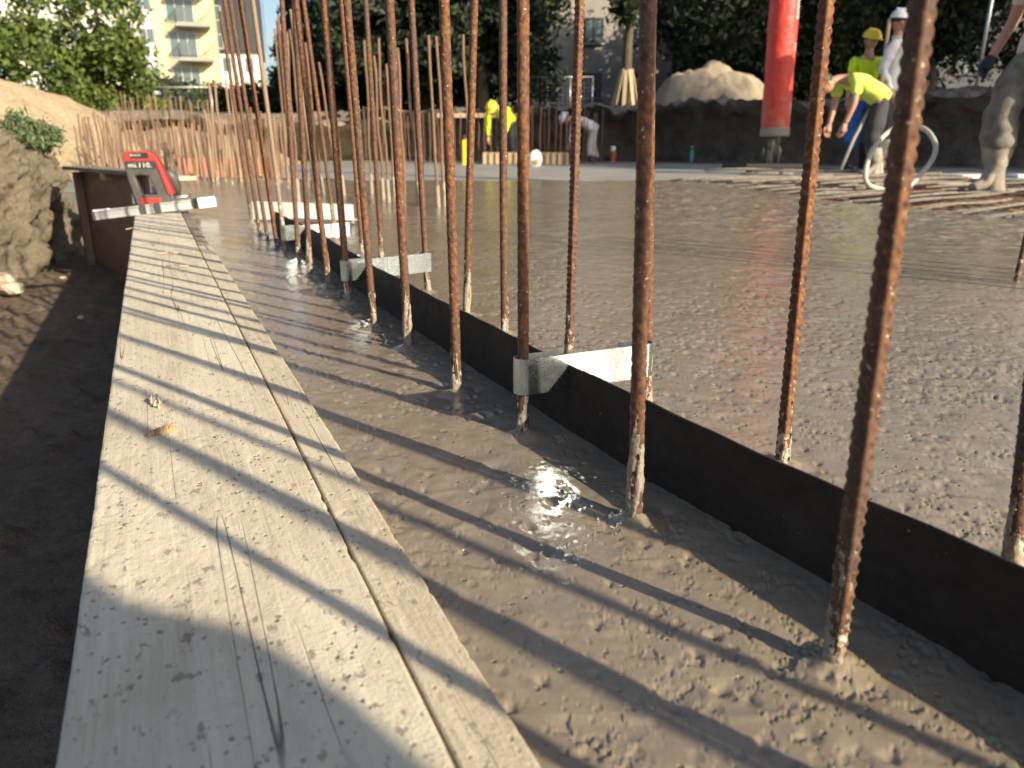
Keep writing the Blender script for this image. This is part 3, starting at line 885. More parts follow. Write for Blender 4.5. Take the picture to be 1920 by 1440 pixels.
for i in range(20):
    px0 = 690 + i * 9 + random.uniform(-3, 3)
    p = at(px0, 300, random.uniform(12.5, 14.8)); p.z = -.04
    farbar(p, Vector((random.uniform(-.03, .03), 0, 1)), i % 2, 'thin brown starter bar behind the second wall line', 'thin bars behind second wall line', False, random.uniform(.9, 1.05))

# ------------------------------------------------------------------ black strip and brackets
pts_top = [gp(x, y, .0855) for x, y in ((1920, 1065), (1680, 958), (1450, 860), (1240, 765), (1080, 690), (960, 629), (860, 580), (700, 498), (640, 462), (590, 432), (545, 411), (515, 396))]
first = pts_top[0] + (pts_top[0] - pts_top[2]).normalized() * .95
pp = [first] + pts_top
# resample
dens = []
for a, b in zip(pp[:-1], pp[1:]):
    n = max(2, int((b - a).length / .02))
    for k in range(n): dens.append(a.lerp(b, k / n))
dens.append(pp[-1])
for _ in range(8):
    dens = [dens[0]] + [(dens[i - 1] + dens[i] * 2 + dens[i + 1]) / 4 for i in range(1, len(dens) - 1)] + [dens[-1]]
V = []; Fc = []
for i, p in enumerate(dens):
    t = (dens[min(i + 1, len(dens) - 1)] - dens[max(i - 1, 0)]); t.z = 0; t.normalize()
    nrm = Vector((t.y, -t.x, 0)) * .0011
    w = .0008 * math.sin(i * .31) + .0005 * math.sin(i * 1.3)
    for s, z in ((-1, -.03), (-1, .0855 + w), (1, .0855 + w), (1, -.03)):
        V.append((p.x + nrm.x * s, p.y + nrm.y * s, z))
for i in range(len(dens) - 1):
    for k in range(4):
        Fc.append((i * 4 + k, i * 4 + (k + 1) % 4, i * 4 + 4 + (k + 1) % 4, i * 4 + 4 + k))
Fc.append((0, 1, 2, 3)); Fc.append(tuple((len(dens) - 1) * 4 + k for k in (3, 2, 1, 0)))
mb = MB(); mb.add(V, Fc)
tag(mb.build('waterstop_strip', M['waterstop']), 'long black coated waterstop strip standing in the wet concrete between the bar rows', 'waterstop strip')

def bracket(pa, pb, z0, h, label, wl=.024, wr=.020):
    """flat zinc band folded into a long loop round two bars"""
    root = empty('bracket', (pa.x, pa.y, z0))
    tag(root, label, 'bracket', 'galvanised brackets clipped over the black strip')
    d = Vector((pb.x - pa.x, pb.y - pa.y, 0)); Lb = d.length; d.normalize(); n = Vector((d.y, -d.x, 0))
    path = []
    ra = wl / 2; rb = wr / 2
    for k in range(9):                                                # left bend
        w = math.pi / 2 + math.pi * k / 8
        path.append(d * (math.cos(w) * ra) + n * (-math.sin(w) * ra))
    for k in range(9):
        w = -math.pi / 2 + math.pi * k / 8
        path.append(d * (Lb + math.cos(w) * rb) + n * (-math.sin(w) * rb))
    # path starts on the rear side, goes round the left bar, along the front, round the right bar, short return
    ret = d * (Lb - .035) + n * (-rb)
    lead = d * (.055) + n * (-ra)
    P = [lead] + path + [ret]
    def band(P, th, name):
        V = []; Fc = []
        for i, p in enumerate(P):
            t = (P[min(i + 1, len(P) - 1)] - P[max(i - 1, 0)]).normalized(); q = Vector((t.y, -t.x, 0)) * th / 2
            for s, z in ((-1, 0), (-1, h), (1, h), (1, 0)): V.append((p.x + q.x * s, p.y + q.y * s, z))
        for i in range(len(P) - 1):
            for k in range(4): Fc.append((i * 4 + k, i * 4 + (k + 1) % 4, i * 4 + 4 + (k + 1) % 4, i * 4 + 4 + k))
        Fc.append((3, 2, 1, 0)); Fc.append(tuple((len(P) - 1) * 4 + k for k in range(4)))
        mb = MB(); mb.add(V, Fc); return mb.build(name, M['zinc'], root)
    band(P, .0012, 'band')
    # small folded clip where the band straddles the strip
    c = d * (Lb * .46) + n * (ra * .98)
    MB().box((c.x, c.y, h * .45), (.0030, .0022, h * .9), rz=math.atan2(d.y, d.x)).build('clip', M['zinc'], root)
    return root
bL = {i: p for r_, i, p, v in bars if r_ == 'L'}; bR = {i: p for r_, i, p, v in bars if r_ == 'R'}
pa = gp(981, 675, .088); pa = bL[2] + Vector((.0, .0, 0))
pb = gp(1209, 641, .099); pb.z = 0
bracket(pa, pb, .054, .045, 'nearest galvanised steel bracket, half grey and half bright white, round two bars')
bracket(bL[6] + Vector((-.002, .004, 0)), bR[6] + Vector((.004, .006, 0)), .050, .045, 'second galvanised steel bracket, pale blue grey, in the middle distance')
pb3 = gp(652, 418, .088); pb3.z = 0; pa3 = gp(533, 425, .088); pa3.z = 0
bracket(pa3, pb3, .045, .045, 'third galvanised steel bracket, small and far along the black strip')
# folded plate beyond, its sun glare put into the white colour
a = gp(472, 378, .088); b = gp(662, 384, .088); a.z = b.z = 0
dd = b - a
root = empty('sheet_metal_plate', (a.x, a.y, 0)); tag(root, 'long folded sheet metal plate with sun glare in its colour, behind the third bracket', 'metal plate')
an = math.atan2(dd.y, dd.x)
MB().box((dd.x / 2, dd.y / 2, .050), (dd.length, .0015, .080), rz=an).build('web', M['zinc_sunlit'], root)
MB().box((dd.x * .70 + .01, dd.y * .7 - .018, .026), (dd.length * .6, .036, .0015), rz=an).build('flange', M['zinc_sunlit'], root)
for t in (.05, .95): MB().box((dd.x * t, dd.y * t + .003, .03), (.006, .003, .075), rz=an).build('leg', M['zinc'], root)

# ------------------------------------------------------------------ level and red tool
M['alu'] = simple('brushed_aluminium', (.46, .475, .48), (.36, .375, .38), 12, .42, metal=.8)
M['white_plastic'] = simple('white_plastic', (.78, .79, .80), (.70, .71, .72), 10, .4)
M['dark_rubber'] = simple('dark_rubber', (.035, .036, .038), (.022, .022, .024), 14, .6)
M['dark_grey'] = simple('dark_grey_plastic', (.085, .082, .075), (.055, .053, .05), 14, .5)
M['red_plastic'] = simple('red_plastic', (.38, .030, .022), (.24, .034, .026), 26, .55)
M['blue_print'] = simple('blue_print', (.03, .16, .55), (.03, .14, .5), 9, .5)
M['white_print'] = simple('white_print', (.72, .72, .70), (.6, .6, .58), 9, .6)
M['black'] = simple('black_label', (.02, .02, .022), (.014, .014, .016), 9, .5)
def text(name, s, size, mat, parent, loc, rot, ext=.0004, xs=1.0):
    cu = bpy.data.curves.new(name, 'FONT'); cu.body = s; cu.size = size; cu.extrude = ext
    cu.align_x = 'CENTER'; cu.align_y = 'CENTER'; cu.resolution_u = 3
    o = bpy.data.objects.new(name, cu); COL.objects.link(o)
    dg = bpy.context.evaluated_depsgraph_get()
    me = bpy.data.meshes.new_from_object(o.evaluated_get(dg))
    bpy.data.objects.remove(o); bpy.data.curves.remove(cu)
    me.materials.clear(); me.materials.append(mat)
    t = link(name, me, parent, loc, rot); t.scale = (xs, 1, 1)
    return t
le = gp(178, 407, .045); ri = gp(402, 379, .045)
mid = (le + ri) / 2; dv = ri - le
# keep the level's real length
Ll = .78
le = at(174, 407, 3.72) + Vector((0, 0, .012)); ri = at(404, 380, 3.95) + Vector((0, 0, .012))
dv = ri - le; mid = (le + ri) / 2; Ll = dv.length
lv = empty('spirit_level', mid - Vector((0, 0, .028)))
lv.scale = (1, 1, .82)
lv.rotation_euler = (0, -math.asin(dv.z / Ll), math.atan2(dv.y, dv.x))
tag(lv, 'aluminium spirit level with white end pieces lying across the wide plank', 'spirit level')
MB().box((0, 0, .006), (Ll * .97, .026, .010)).build('body', M['alu'], lv, bevel=.001)
MB().box((0, 0, .050), (Ll * .97, .026, .008)).build('rail', M['alu'], lv, bevel=.001)
MB().box((0, 0, .028), (Ll * .965, .012, .036)).build('web', M['alu'], lv)
MB().box((Ll * .43, 0, .028), (Ll * .15, .034, .060)).build('end_cap', M['white_plastic'], lv, bevel=.004)
MB().box((-Ll * .42, 0, .0535), (Ll * .13, .030, .008)).build('end_label', M['white_plastic'], lv, bevel=.001)
MB().box((-Ll * .485, 0, .028), (.012, .030, .054)).build('end_cap', M['dark_rubber'], lv)
for t in (.33, .02, -.10): MB().box((Ll * t, 0, .028), (.028, .030, .058)).build('vial_housing', M['dark_rubber'], lv, bevel=.002)
text('lettering', 'ICI', .046, M['blue_print'], lv, (Ll * .45, -.0176, .028), (R(90), 0, 0), xs=1.6)

tp = gp(296, 388, .017)
tl = empty('power_tool', (tp.x - .05, tp.y + .02, .017), R(16)); tag(tl, 'red and dark grey cordless tool with a loop handle standing on the plank end', 'power tool')
k = .97
def pr(x, z, y=0): return (x * k, y, z * k)
# loop handle: leaning frame, seen from the back
def frame_mb(outer, inner, y0, y1):
    n = len(outer); V = [pr(x, z, y0) for x, z in outer] + [pr(x, z, y0) for x, z in inner] + [pr(x, z, y1) for x, z in outer] + [pr(x, z, y1) for x, z in inner]
    Fc = []
    for i in range(n):
        j = (i + 1) % n
        Fc += [(i, j, n + j, n + i), (2 * n + i, 3 * n + i, 3 * n + j, 2 * n + j), (i, 2 * n + i, 2 * n + j, j), (n + i, n + j, 3 * n + j, 3 * n + i)]
    mb = MB(); mb.add(V, Fc); return mb
outer = [(-.095, .245), (-.085, .15), (-.055, .01), (.115, .01), (.105, .10), (.062, .245)]
inner = [(-.050, .168), (-.048, .160), (-.026, .066), (.050, .066), (.046, .085), (.018, .170)]
frame_mb(outer, inner, -.045, .02).build('loop_handle', M['dark_grey'], tl, bevel=.006)
mb = MB(); n = 0
prof = [(-.098, .240), (-.096, .278), (-.075, .294), (.034, .294), (.060, .278), (.084, .235), (.135, .065), (.106, .065), (.060, .240)]
V = [pr(x, z, -.052) for x, z in prof] + [pr(x, z, .06) for x, z in prof]; n = len(prof)
mb.add(V, [tuple(range(n)), tuple(range(2 * n - 1, n - 1, -1))] + [(i, n + i, n + (i + 1) % n, (i + 1) % n) for i in range(n)])
mb.build('red_housing', M['red_plastic'], tl, bevel=.005)
MB().box(pr(.015, .028, -.02), (.105, .06, .045)).build('red_foot', M['red_plastic'], tl, bevel=.006)
MB().box(pr(-.012, .272, -.053), (.085, .004, .026)).build('badge', M['black'], tl)
text('lettering', 'BLACK', .014, M['white_print'], tl, pr(-.030, .273, -.0565), (R(90), 0, 0), xs=1.2)
MB().box(pr(-.016, .222, -.046), (.150, .006, .036)).build('label_band', M['dark_rubber'], tl)
text('lettering', 'mi.110.', .034, M['white_print'], tl, pr(-.016, .221, -.0500), (R(90), 0, 0), xs=1.15)
mb = MB(); mb.tube([pr(.10, .19, .06), pr(.125, .15, .08), pr(.135, .10, .10), pr(.13, .05, .11)], [.022, .03, .028, .02], 12); mb.build('motor', M['dark_grey'], tl, smooth=True)
mb = MB(); mb.tube([pr(.12, .04, .06), pr(.17, .045, .07), pr(.215, .05, .08)], [.014, .012, .004], 10); mb.build('chuck', M['alu'], tl, smooth=True)
MB().box(pr(-.075, .045, -.01), (.012, .03, .055)).build('side_clip', M['alu'], tl, bevel=.002)

# grassy tuft on the bank, loose stones
M['grass'] = m_leaf('grey_green_grass', (.16, .21, .10), (.07, .10, .045), .3)
def tuft(c, n, rad, hgt, seed, name, mat):
    rs = np.random.default_rng(seed)
    V = []; Fc = []
    for i in range(n):
        a = rs.uniform(0, 6.28); r = rad * math.sqrt(rs.uniform(0, 1)); x = r * math.cos(a) * 1.2; y = r * math.sin(a)
        h = hgt * rs.uniform(.5, 1); lean = rs.uniform(.1, .8) * h; a2 = a + rs.normal(0, .6)
        w = rs.uniform(.0025, .006); dx, dy = -math.sin(a2) * w, math.cos(a2) * w
        b = len(V)
        for t in (0, .45, .8, 1):
            cx = x + math.cos(a2) * lean * t * t; cy = y + math.sin(a2) * lean * t * t; cz = h * (t - .35 * t * t * lean / h)
            ww = (1 - t * .8)
            V += [(cx - dx * ww, cy - dy * ww, cz), (cx + dx * ww, cy + dy * ww, cz)]
        for k in range(3): Fc.append((b + 2 * k, b + 2 * k + 1, b + 2 * k + 3, b + 2 * k + 2))
    return link(name, mesh(name, V, Fc, mat), None, c)
tg = at(34, 262, 5.6)
WEED = tg
M['stone'] = simple('pale_stone', (.50, .42, .32), (.36, .29, .21), 20, .85, bump=.004)
def stone(px, py, z, s, seed, label):
    p = gp(px, py, z)
    bm = bmesh.new(); bmesh.ops.create_icosphere(bm, subdivisions=2, radius=s)
    rs = random.Random(seed)
    for v in bm.verts: v.co *= rs.uniform(.72, 1.15); v.co.z *= .6
    me = bpy.data.meshes.new('stone'); bm.to_mesh(me); bm.free(); me.materials.append(M['stone'])
    tag(link('stone', me, None, p + Vector((0, 0, s * .3))), label, 'stone')
stone(8, 535, -.40, .075, 1, 'pale lumpy stone at the left edge under the clay bank')
stone(22, 548, -.40, .06, 2, 'smaller pale stone right of the lumpy stone under the bank')
stone(140, 462, -.42, .05, 3, 'flat pale stone lying in the trench near the bank foot')
stone(118, 523, -.42, .02, 4, 'tiny white stone at the edge of the plank shadow')
stone(220, 472, -.42, .014, 5, 'tiny white stone in the dark trench near the plank')
stone(152, 597, -.42, .016, 6, 'tiny grey stone in the dark trench, lower one')


# ------------------------------------------------------------------ trees and shrubs
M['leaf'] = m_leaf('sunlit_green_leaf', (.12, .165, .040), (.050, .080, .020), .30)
M['leaf_dark'] = m_leaf('shaded_green_leaf', (.036, .052, .020), (.014, .022, .010), .12)  # shade over the trees put into this darker copy of the green
M['needle'] = m_leaf('shaded_spruce_needles', (.022, .034, .018), (.010, .016, .009), .05)  # needles coloured darker than their own tone to stand in for shade
M['bark'] = simple('bark', (.13, .10, .07), (.07, .052, .038), 14, .9, bump=.01, vscale=(2, 2, .5))
def leaves(P, size, rs, flat=0.0, long=1.5):
    n = len(P)
    d = rs.normal(size=(n, 3)); d[:, 2] *= (1 - flat); d /= np.linalg.norm(d, axis=1)[:, None]
    e = rs.normal(size=(n, 3)); e = np.cross(d, e); e /= np.linalg.norm(e, axis=1)[:, None]
    f = np.cross(d, e)
    sz = (size * rs.uniform(.55, 1.25, n))[:, None]
    a = P + d * sz * long * .5; b = P + e * sz * .38 + f * sz * .1; c = P - d * sz * long * .5; g = P - e * sz * .38 + f * sz * .1
    V = np.stack([a, b, c, g], 1).reshape(-1, 3)
    Q = np.arange(4 * n).reshape(n, 4)
    return V, Q
def crown_points(rs, c, r, ncl, per, spread, shell=.55):
    u = rs.normal(size=(ncl, 3)); u /= np.linalg.norm(u, axis=1)[:, None]
    rad = (shell + (1 - shell) * rs.uniform(0, 1, ncl) ** .6)[:, None] * rs.uniform(.75, 1.12, (ncl, 1))
    cc = u * rad * np.array(r) + np.array(c)
    k = rs.integers(per // 2, per * 3 // 2, ncl)
    P = np.repeat(cc, k, 0) + rs.normal(size=(k.sum(), 3)) * spread * np.repeat(rs.uniform(.5, 1.3, (ncl, 1)), k, 0)
    return P, cc
def tree(name, loc, trunk_h, r, mat, seed, label, ncl=150, per=34, spread=.28, size=.12, low=0.0, tr=.12, cat='tree', group=None, lobes=None, limbs=9):
    rs = np.random.default_rng(seed)
    root = empty(name, loc); tag(root, label, cat, group)
    c = (0, 0, trunk_h + r[2] * .75)
    P, cc = crown_points(rs, c, r, ncl, per, spread)
    if lobes:
        for (lx, ly, lz, lr, n) in lobes:
            P2, c2 = crown_points(rs, (lx, ly, lz), (lr, lr, lr * .8), n, per, spread * .8); P = np.concatenate([P, P2]); cc = np.concatenate([cc, c2])
    V, Q = leaves(P, size, rs)
    link('crown', mesh_np('crown', V, Q, mat, False), root)
    mb = MB()
    top = Vector((rs.normal() * .2, rs.normal() * .2, trunk_h + r[2] * 1.1))
    pts = [Vector((0, 0, -.1)), Vector((rs.normal() * .04, 0, trunk_h * .5)), Vector((top.x * .4, top.y * .4, trunk_h)), top]
    mb.tube(pts, [tr * 1.25, tr, tr * .8, tr * .2], 9)
    for k in range(limbs):
        q = Vector(cc[rs.integers(len(cc))]); s0 = pts[2].lerp(pts[3], rs.uniform(-.1, .7))
        m1 = s0.lerp(q, .5) + Vector((0, 0, .12 * r[2]))
        mb.tube([s0, m1, q], [tr * .45, tr * .28, tr * .08], 6)
    mb.build('trunk', M['bark'], root, smooth=True)
    return root
def conifer(name, loc, h, rb, z0, seed, label, n=46, mat='needle', size=.14, group=None):
    rs = np.random.default_rng(seed); root = empty(name, loc); tag(root, label, 'conifer', group)
    Ps = []; mb = MB()
    mb.tube([(0, 0, -.1), (0, 0, h * .5), (0, 0, h)], [.20, .13, .02], 8)
    for k in range(n):
        t = (k + rs.uniform(0, 1)) / n; z = z0 + (h - z0) * t; L = rb * (1 - t) ** .8 * rs.uniform(.7, 1.15) + .15
        for j in range(5):
            a = rs.uniform(0, 6.283)
            s_ = np.linspace(.12, 1, int(8 + L * 8))
            bx_ = np.cos(a) * L * s_; by_ = np.sin(a) * L * s_; bz_ = z - .32 * L * s_ ** 1.6 + .12 * L * s_
            ctr = np.stack([bx_, by_, bz_], -1)
            m = 9
            P = np.repeat(ctr, m, 0) + rs.normal(size=(len(ctr) * m, 3)) * np.array([.13, .13, .10]) * (.6 + L * .25)
            Ps.append(P)
            if j < 1: mb.tube([(0, 0, z), tuple(ctr[len(ctr) // 2]), tuple(ctr[-1])], [.03, .02, .005], 4)
    V, Q = leaves(np.concatenate(Ps), size, rs, long=1.9)
    link('crown', mesh_np('crown', V, Q, M[mat], False), root)
    mb.build('trunk', M['bark'], root)
    return root
def onground(px, d, z=1.0):
    p = at(px, 200, d); return (p.x, p.y, z)
# leafy trees on the left
rs_ = np.random.default_rng(44)
wc = empty('weed_bush', (WEED.x + .02, WEED.y + .05, WEED.z - .02)); tag(wc, 'bushy grey green weed clump on top of the crumbly bank at the left edge', 'weed bush')
Pw, cw = crown_points(rs_, (0, 0, .04), (.22, .20, .13), 70, 46, .028, .4)
Vw, Qw = leaves(Pw, .020, rs_, long=3.2)
link('foliage', mesh_np('foliage', Vw, Qw, M['grass'], False), wc)
mbw = MB()
for k in range(14): mbw.tube([(0, 0, -.12), tuple(Vector(cw[k * 3]) * .6 + Vector((0, 0, -.02))), tuple(cw[k * 3])], [.006, .004, .002], 5)
mbw.build('stem', M['bark'], wc)
tree('leafy_tree', onground(196, 21, .8), .9, (1.35, 1.3, 1.75), M['leaf'], 11, 'bright green leafy tree left of the yellow apartment block', 120, 32, .15, .12, lobes=[(.7, -.4, 1.6, .8, 60), (-.6, -.3, 1.3, .8, 60)])
tree('leafy_tree', onground(6, 19, .8), 1.0, (1.35, 1.2, 1.9), M['leaf'], 12, 'bright green leafy tree cut by the top left corner', 110, 32, .15, .12, lobes=[(.5, -.4, 1.5, .8, 60)])
tree('leafy_tree', onground(100, 25, .8), .2, (1.3, 1.2, .8), M['leaf'], 13, 'lower leafy tree filling the gap between the two bright green ones', 34, 26, .24, .13)
tree('shrub', onground(245, 22, .7), .0, (.95, .8, .65), M['leaf'], 14, 'green shrub under the leafy tree, just behind the wire fence', 110, 40, .16, .11, tr=.03, cat='shrub', limbs=3)
tree('shrub', onground(150, 20, .7), .0, (.9, .7, .6), M['leaf'], 24, 'green shrub behind the sand mound crest', 90, 40, .16, .11, tr=.03, cat='shrub', limbs=3)
for i, (px, d, rr, lb) in enumerate(((300, 27, 1.0, 'dark green shrub before the yellow block, beside the white reflectors'), (345, 29, .9, 'dark green shrub under the balconies of the yellow block'),
                                 (400, 30, .9, 'dark green shrub before the white wall of the dark clad building'), (450, 31, 1.0, 'green shrub at the right corner of the dark clad building'), (500, 30, 1.1, 'green shrub left of the conifers under the patch of sky'))):
    tree('shrub', onground(px, d, .9), .0, (rr * 1.1, rr, rr * .8), M['leaf'] if i % 2 else M['leaf_dark'], 30 + i, lb, 120, 34, .17, .12, tr=.03, cat='shrub', limbs=3)
# conifers in the middle
for i, (px, d, h, rb, z0, lb) in enumerate(((640, 29, 11, 2.2, .9, 'dark conifer with ragged left edge against the blue sky'), (715, 26, 12, 2.5, 1.3, 'tall dark conifer behind the middle of the bar rows'),
        (800, 28, 12, 2.7, 1.3, 'tall dark conifer right of the middle bars'), (905, 25, 11, 2.3, 1.2, 'dark conifer above the bending worker in yellow'), (745, 34, 14, 3.4, .5, 'broad conifer filling the gap behind two taller ones'),
        (690, 35, 13, 2.6, .5, 'rear conifer left of the broad one'), (860, 35, 14, 3.4, .5, 'rear conifer left of the grey house'), (565, 40, 6.5, 1.6, .6, 'smaller distant conifer at the edge of the patch of sky'))):
    conifer('conifer', onground(px, d, .95), h, rb, z0 if i < 4 else .2, 50 + i, lb, 44, size=.17 if d > 30 else .14)
# dark trees on the right
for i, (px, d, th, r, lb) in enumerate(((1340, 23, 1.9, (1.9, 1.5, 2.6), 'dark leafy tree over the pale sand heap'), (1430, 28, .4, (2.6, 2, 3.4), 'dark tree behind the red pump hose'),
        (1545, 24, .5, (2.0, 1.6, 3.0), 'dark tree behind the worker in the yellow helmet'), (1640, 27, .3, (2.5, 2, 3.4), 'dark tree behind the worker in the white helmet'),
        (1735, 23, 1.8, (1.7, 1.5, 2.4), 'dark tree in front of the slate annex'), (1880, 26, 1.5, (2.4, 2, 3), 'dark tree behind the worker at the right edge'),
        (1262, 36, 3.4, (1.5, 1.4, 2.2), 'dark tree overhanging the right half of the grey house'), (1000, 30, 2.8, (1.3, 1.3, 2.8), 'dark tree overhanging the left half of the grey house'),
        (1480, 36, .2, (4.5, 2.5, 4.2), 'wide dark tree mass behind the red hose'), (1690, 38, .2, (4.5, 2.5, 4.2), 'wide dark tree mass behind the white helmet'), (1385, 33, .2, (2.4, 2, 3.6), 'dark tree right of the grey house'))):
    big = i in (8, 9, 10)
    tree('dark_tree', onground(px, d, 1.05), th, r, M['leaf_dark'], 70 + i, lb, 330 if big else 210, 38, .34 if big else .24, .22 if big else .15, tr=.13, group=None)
# tree with a plank guard
tt = onground(1172, 22, 1.05)
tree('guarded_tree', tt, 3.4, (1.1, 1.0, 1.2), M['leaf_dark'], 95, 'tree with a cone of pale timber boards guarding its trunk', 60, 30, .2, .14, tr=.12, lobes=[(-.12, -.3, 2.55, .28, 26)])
gt = bpy.data.objects['guarded_tree']
for k in range(9):
    a = 2 * math.pi * k / 9 + .3
    mb = MB(); w = .05
    lo = Vector((math.cos(a) * .42, math.sin(a) * .42, .0)); hi = Vector((math.cos(a) * .15, math.sin(a) * .15, 1.08 + .02 * (k % 3)))
    tn = Vector((-math.sin(a), math.cos(a), 0)) * w; on = Vector((math.cos(a), math.sin(a), 0)) * .012
    V = [lo - tn - on, lo + tn - on, lo + tn + on, lo - tn + on, hi - tn - on, hi + tn - on, hi + tn + on, hi - tn + on]
    mb.add(V, [(0, 3, 2, 1), (4, 5, 6, 7), (0, 1, 5, 4), (1, 2, 6, 5), (2, 3, 7, 6), (3, 0, 4, 7)])
    mb.build('guard_board', M['timber'], gt)
# trees off to the right that shade the far side of the pit
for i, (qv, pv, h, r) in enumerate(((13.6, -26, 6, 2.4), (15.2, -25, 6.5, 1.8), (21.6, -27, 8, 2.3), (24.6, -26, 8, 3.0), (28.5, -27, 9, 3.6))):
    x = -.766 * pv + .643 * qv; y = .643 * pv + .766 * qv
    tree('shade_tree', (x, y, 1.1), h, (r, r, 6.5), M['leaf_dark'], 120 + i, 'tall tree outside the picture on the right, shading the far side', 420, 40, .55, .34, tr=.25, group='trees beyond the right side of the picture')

# ------------------------------------------------------------------ buildings
M['cream'] = simple('yellow_render', (.66, .58, .36), (.60, .53, .33), .6, .85)
M['whitewall'] = simple('white_render', (.74, .73, .69), (.68, .67, .63), .5, .85)
M['clad'] = simple('dark_cladding', (.036, .038, .043), (.028, .030, .034), .8, .6)
M['greyhouse'] = simple('grey_render', (.34, .32, .29), (.24, .225, .20), .7, .9, detail=6)
M['slate'] = simple('slate_wall', (.075, .085, .10), (.05, .058, .07), 1.2, .7)
M['glass'] = m_glass('window_glass', (.10, .145, .15))
M['frame'] = simple('window_frame', (.62, .62, .60), (.55, .55, .53), 3, .5)
M['frame_dark'] = simple('dark_window_frame', (.06, .06, .065), (.05, .05, .055), 3, .5)
M['rail'] = simple('grey_railing', (.16, .18, .17), (.12, .13, .13), 3, .5, metal=.4)
M['slabgrey'] = simple('grey_balcony_slab', (.34, .34, .32), (.28, .28, .26), 3, .8)
def window(parent, x, y, z, w, h, fr, split=1, rows=1):
    f = MB(); t = .07
    f.box((x, y, z + h / 2), (w + t, .08, t)); f.box((x, y, z - h / 2), (w + t, .08, t))
    f.box((x - w / 2, y, z), (t, .081, h)); f.box((x + w / 2, y, z), (t, .081, h))
    for k in range(1, split): f.box((x - w / 2 + w * k / split, y - .002, z), (t * .8, .078, h))
    for k in range(1, rows): f.box((x, y - .003, z - h / 2 + h * k / rows), (w, .076, t * .8))
    o = f.build('window', fr, parent)
    MB().box((x, y + .02, z), (w, .02, h)).build('pane', M['glass'], o)
    return o
def balcony(parent, x0, x1, y, z, dep):
    o = MB().box(((x0 + x1) / 2, y - dep / 2, z), (x1 - x0, dep, .22)).build('balcony', M['slabgrey'], parent)
    r = MB(); n = 13
    for k in range(n + 1):
        x = x0 + (x1 - x0) * k / n; r.box((x, y - dep + .04, z + .62), (.035, .035, 1.0))
    for k in range(1, 5): r.box((x0 + .03, y - dep * k / 5, z + .62), (.035, .035, 1.0)); r.box((x1 - .03, y - dep * k / 5, z + .62), (.035, .035, 1.0))
    r.box(((x0 + x1) / 2, y - dep + .04, z + 1.14), (x1 - x0, .06, .05)); r.box((x0 + .03, y - dep / 2, z + 1.14), (.06, dep, .05)); r.box((x1 - .03, y - dep / 2, z + 1.14), (.06, dep, .05))
    r.build('railing', M['rail'], o)
# yellow apartments, 65 m away
Y0 = 65.0
ya = empty('apartment_block', (-29, Y0, .9), R(17)); tag(ya, 'cream yellow and white apartment block with grey balconies behind the leafy tree', 'apartment block')
def lx(px, d=Y0): return (px - 960) * d / (F * cp + 640 * sp) + 29
def lz(py, d=Y0):
    v = 720 - py; return CH + (v * cp - F * sp) * d / (F * cp + v * sp) - .9
MB().box(((lx(30) + lx(290)) / 2, 5, 8.5), (lx(290) - lx(30), 10, 17)).build('wall', M['whitewall'], ya)
MB().box(((lx(290) + lx(376)) / 2, 4.9, 8.4), (lx(376) - lx(290), 10.1, 16.8)).build('wall', M['cream'], ya)['label'] = 'cream yellow wall with the balconies'
MB().box(((lx(376) + lx(391)) / 2, 5.0, 8.4), (lx(391) - lx(376), 9.9, 16.6)).build('wall', M['cream'], ya)
MB().box(((lx(30) + lx(391)) / 2, 5, 17.15), (lx(391) - lx(30) + .6, 10.8, .3)).build('roof', M['slabgrey'], ya)
for zt, zb in ((-70, -25), (-5, 38), (57, 106), (124, 158)):
    z1 = lz(zt); z0 = lz(zb)
    window(ya, (lx(314) + lx(362)) / 2, -.20, (z0 + z1) / 2, lx(362) - lx(314), z1 - z0, M['frame'], 3)
for zs in (-18, 47, 112): balcony(ya, lx(330), lx(390), -.15, lz(zs), 1.5)
for zt, zb in ((-50, -20), (-12, 18), (52, 80), (124, 142)):
    for pa_, pb_ in ((262, 288), (204, 232), (146, 176), (84, 112)):
        window(ya, (lx(pa_) + lx(pb_)) / 2, -.02, (lz(zt) + lz(zb)) / 2, lx(pb_) - lx(pa_), lz(zt) - lz(zb), M['frame'], 2)
MB().box((lx(382), -.1, .95), (.5, .25, .3)).build('red_box', M['red_plastic'], ya)
# dark clad building, 80 m away
Y1 = 80.0
da = empty('clad_building', (-27, Y1, .9), R(15)); tag(da, 'building with dark slate cladding above a white ground floor, right of the yellow block', 'building')
def ex(px): return (px - 960) * Y1 / (F * cp + 640 * sp) + 27
def ez(py): return lz(py, Y1)
MB().box(((ex(370) + ex(486)) / 2, 5.2, ez(97) / 2), (ex(486) - ex(370) - .3, 10, ez(97))).build('wall', M['whitewall'], da)
MB().box(((ex(366) + ex(487)) / 2, 5, ez(97) + 2.9), (ex(487) - ex(366), 10.4, 5.8)).build('cladding', M['clad'], da)
for k in range(9):
    MB().box((ex(372) + k * .78, -.26, ez(97) + 2.9), (.05, .08, 5.7)).build('cladding_joint', M['frame_dark'], da)
window(da, ex(409), -.22, (ez(12) + ez(92)) / 2, 1.05, ez(12) - ez(92), M['frame'], 1, 3)
window(da, ex(422), .18, (ez(108) + ez(134)) / 2, .8, 1.3, M['frame'], 1)
window(da, ex(462), .18, (ez(108) + ez(134)) / 2, .8, 1.3, M['frame'], 1)
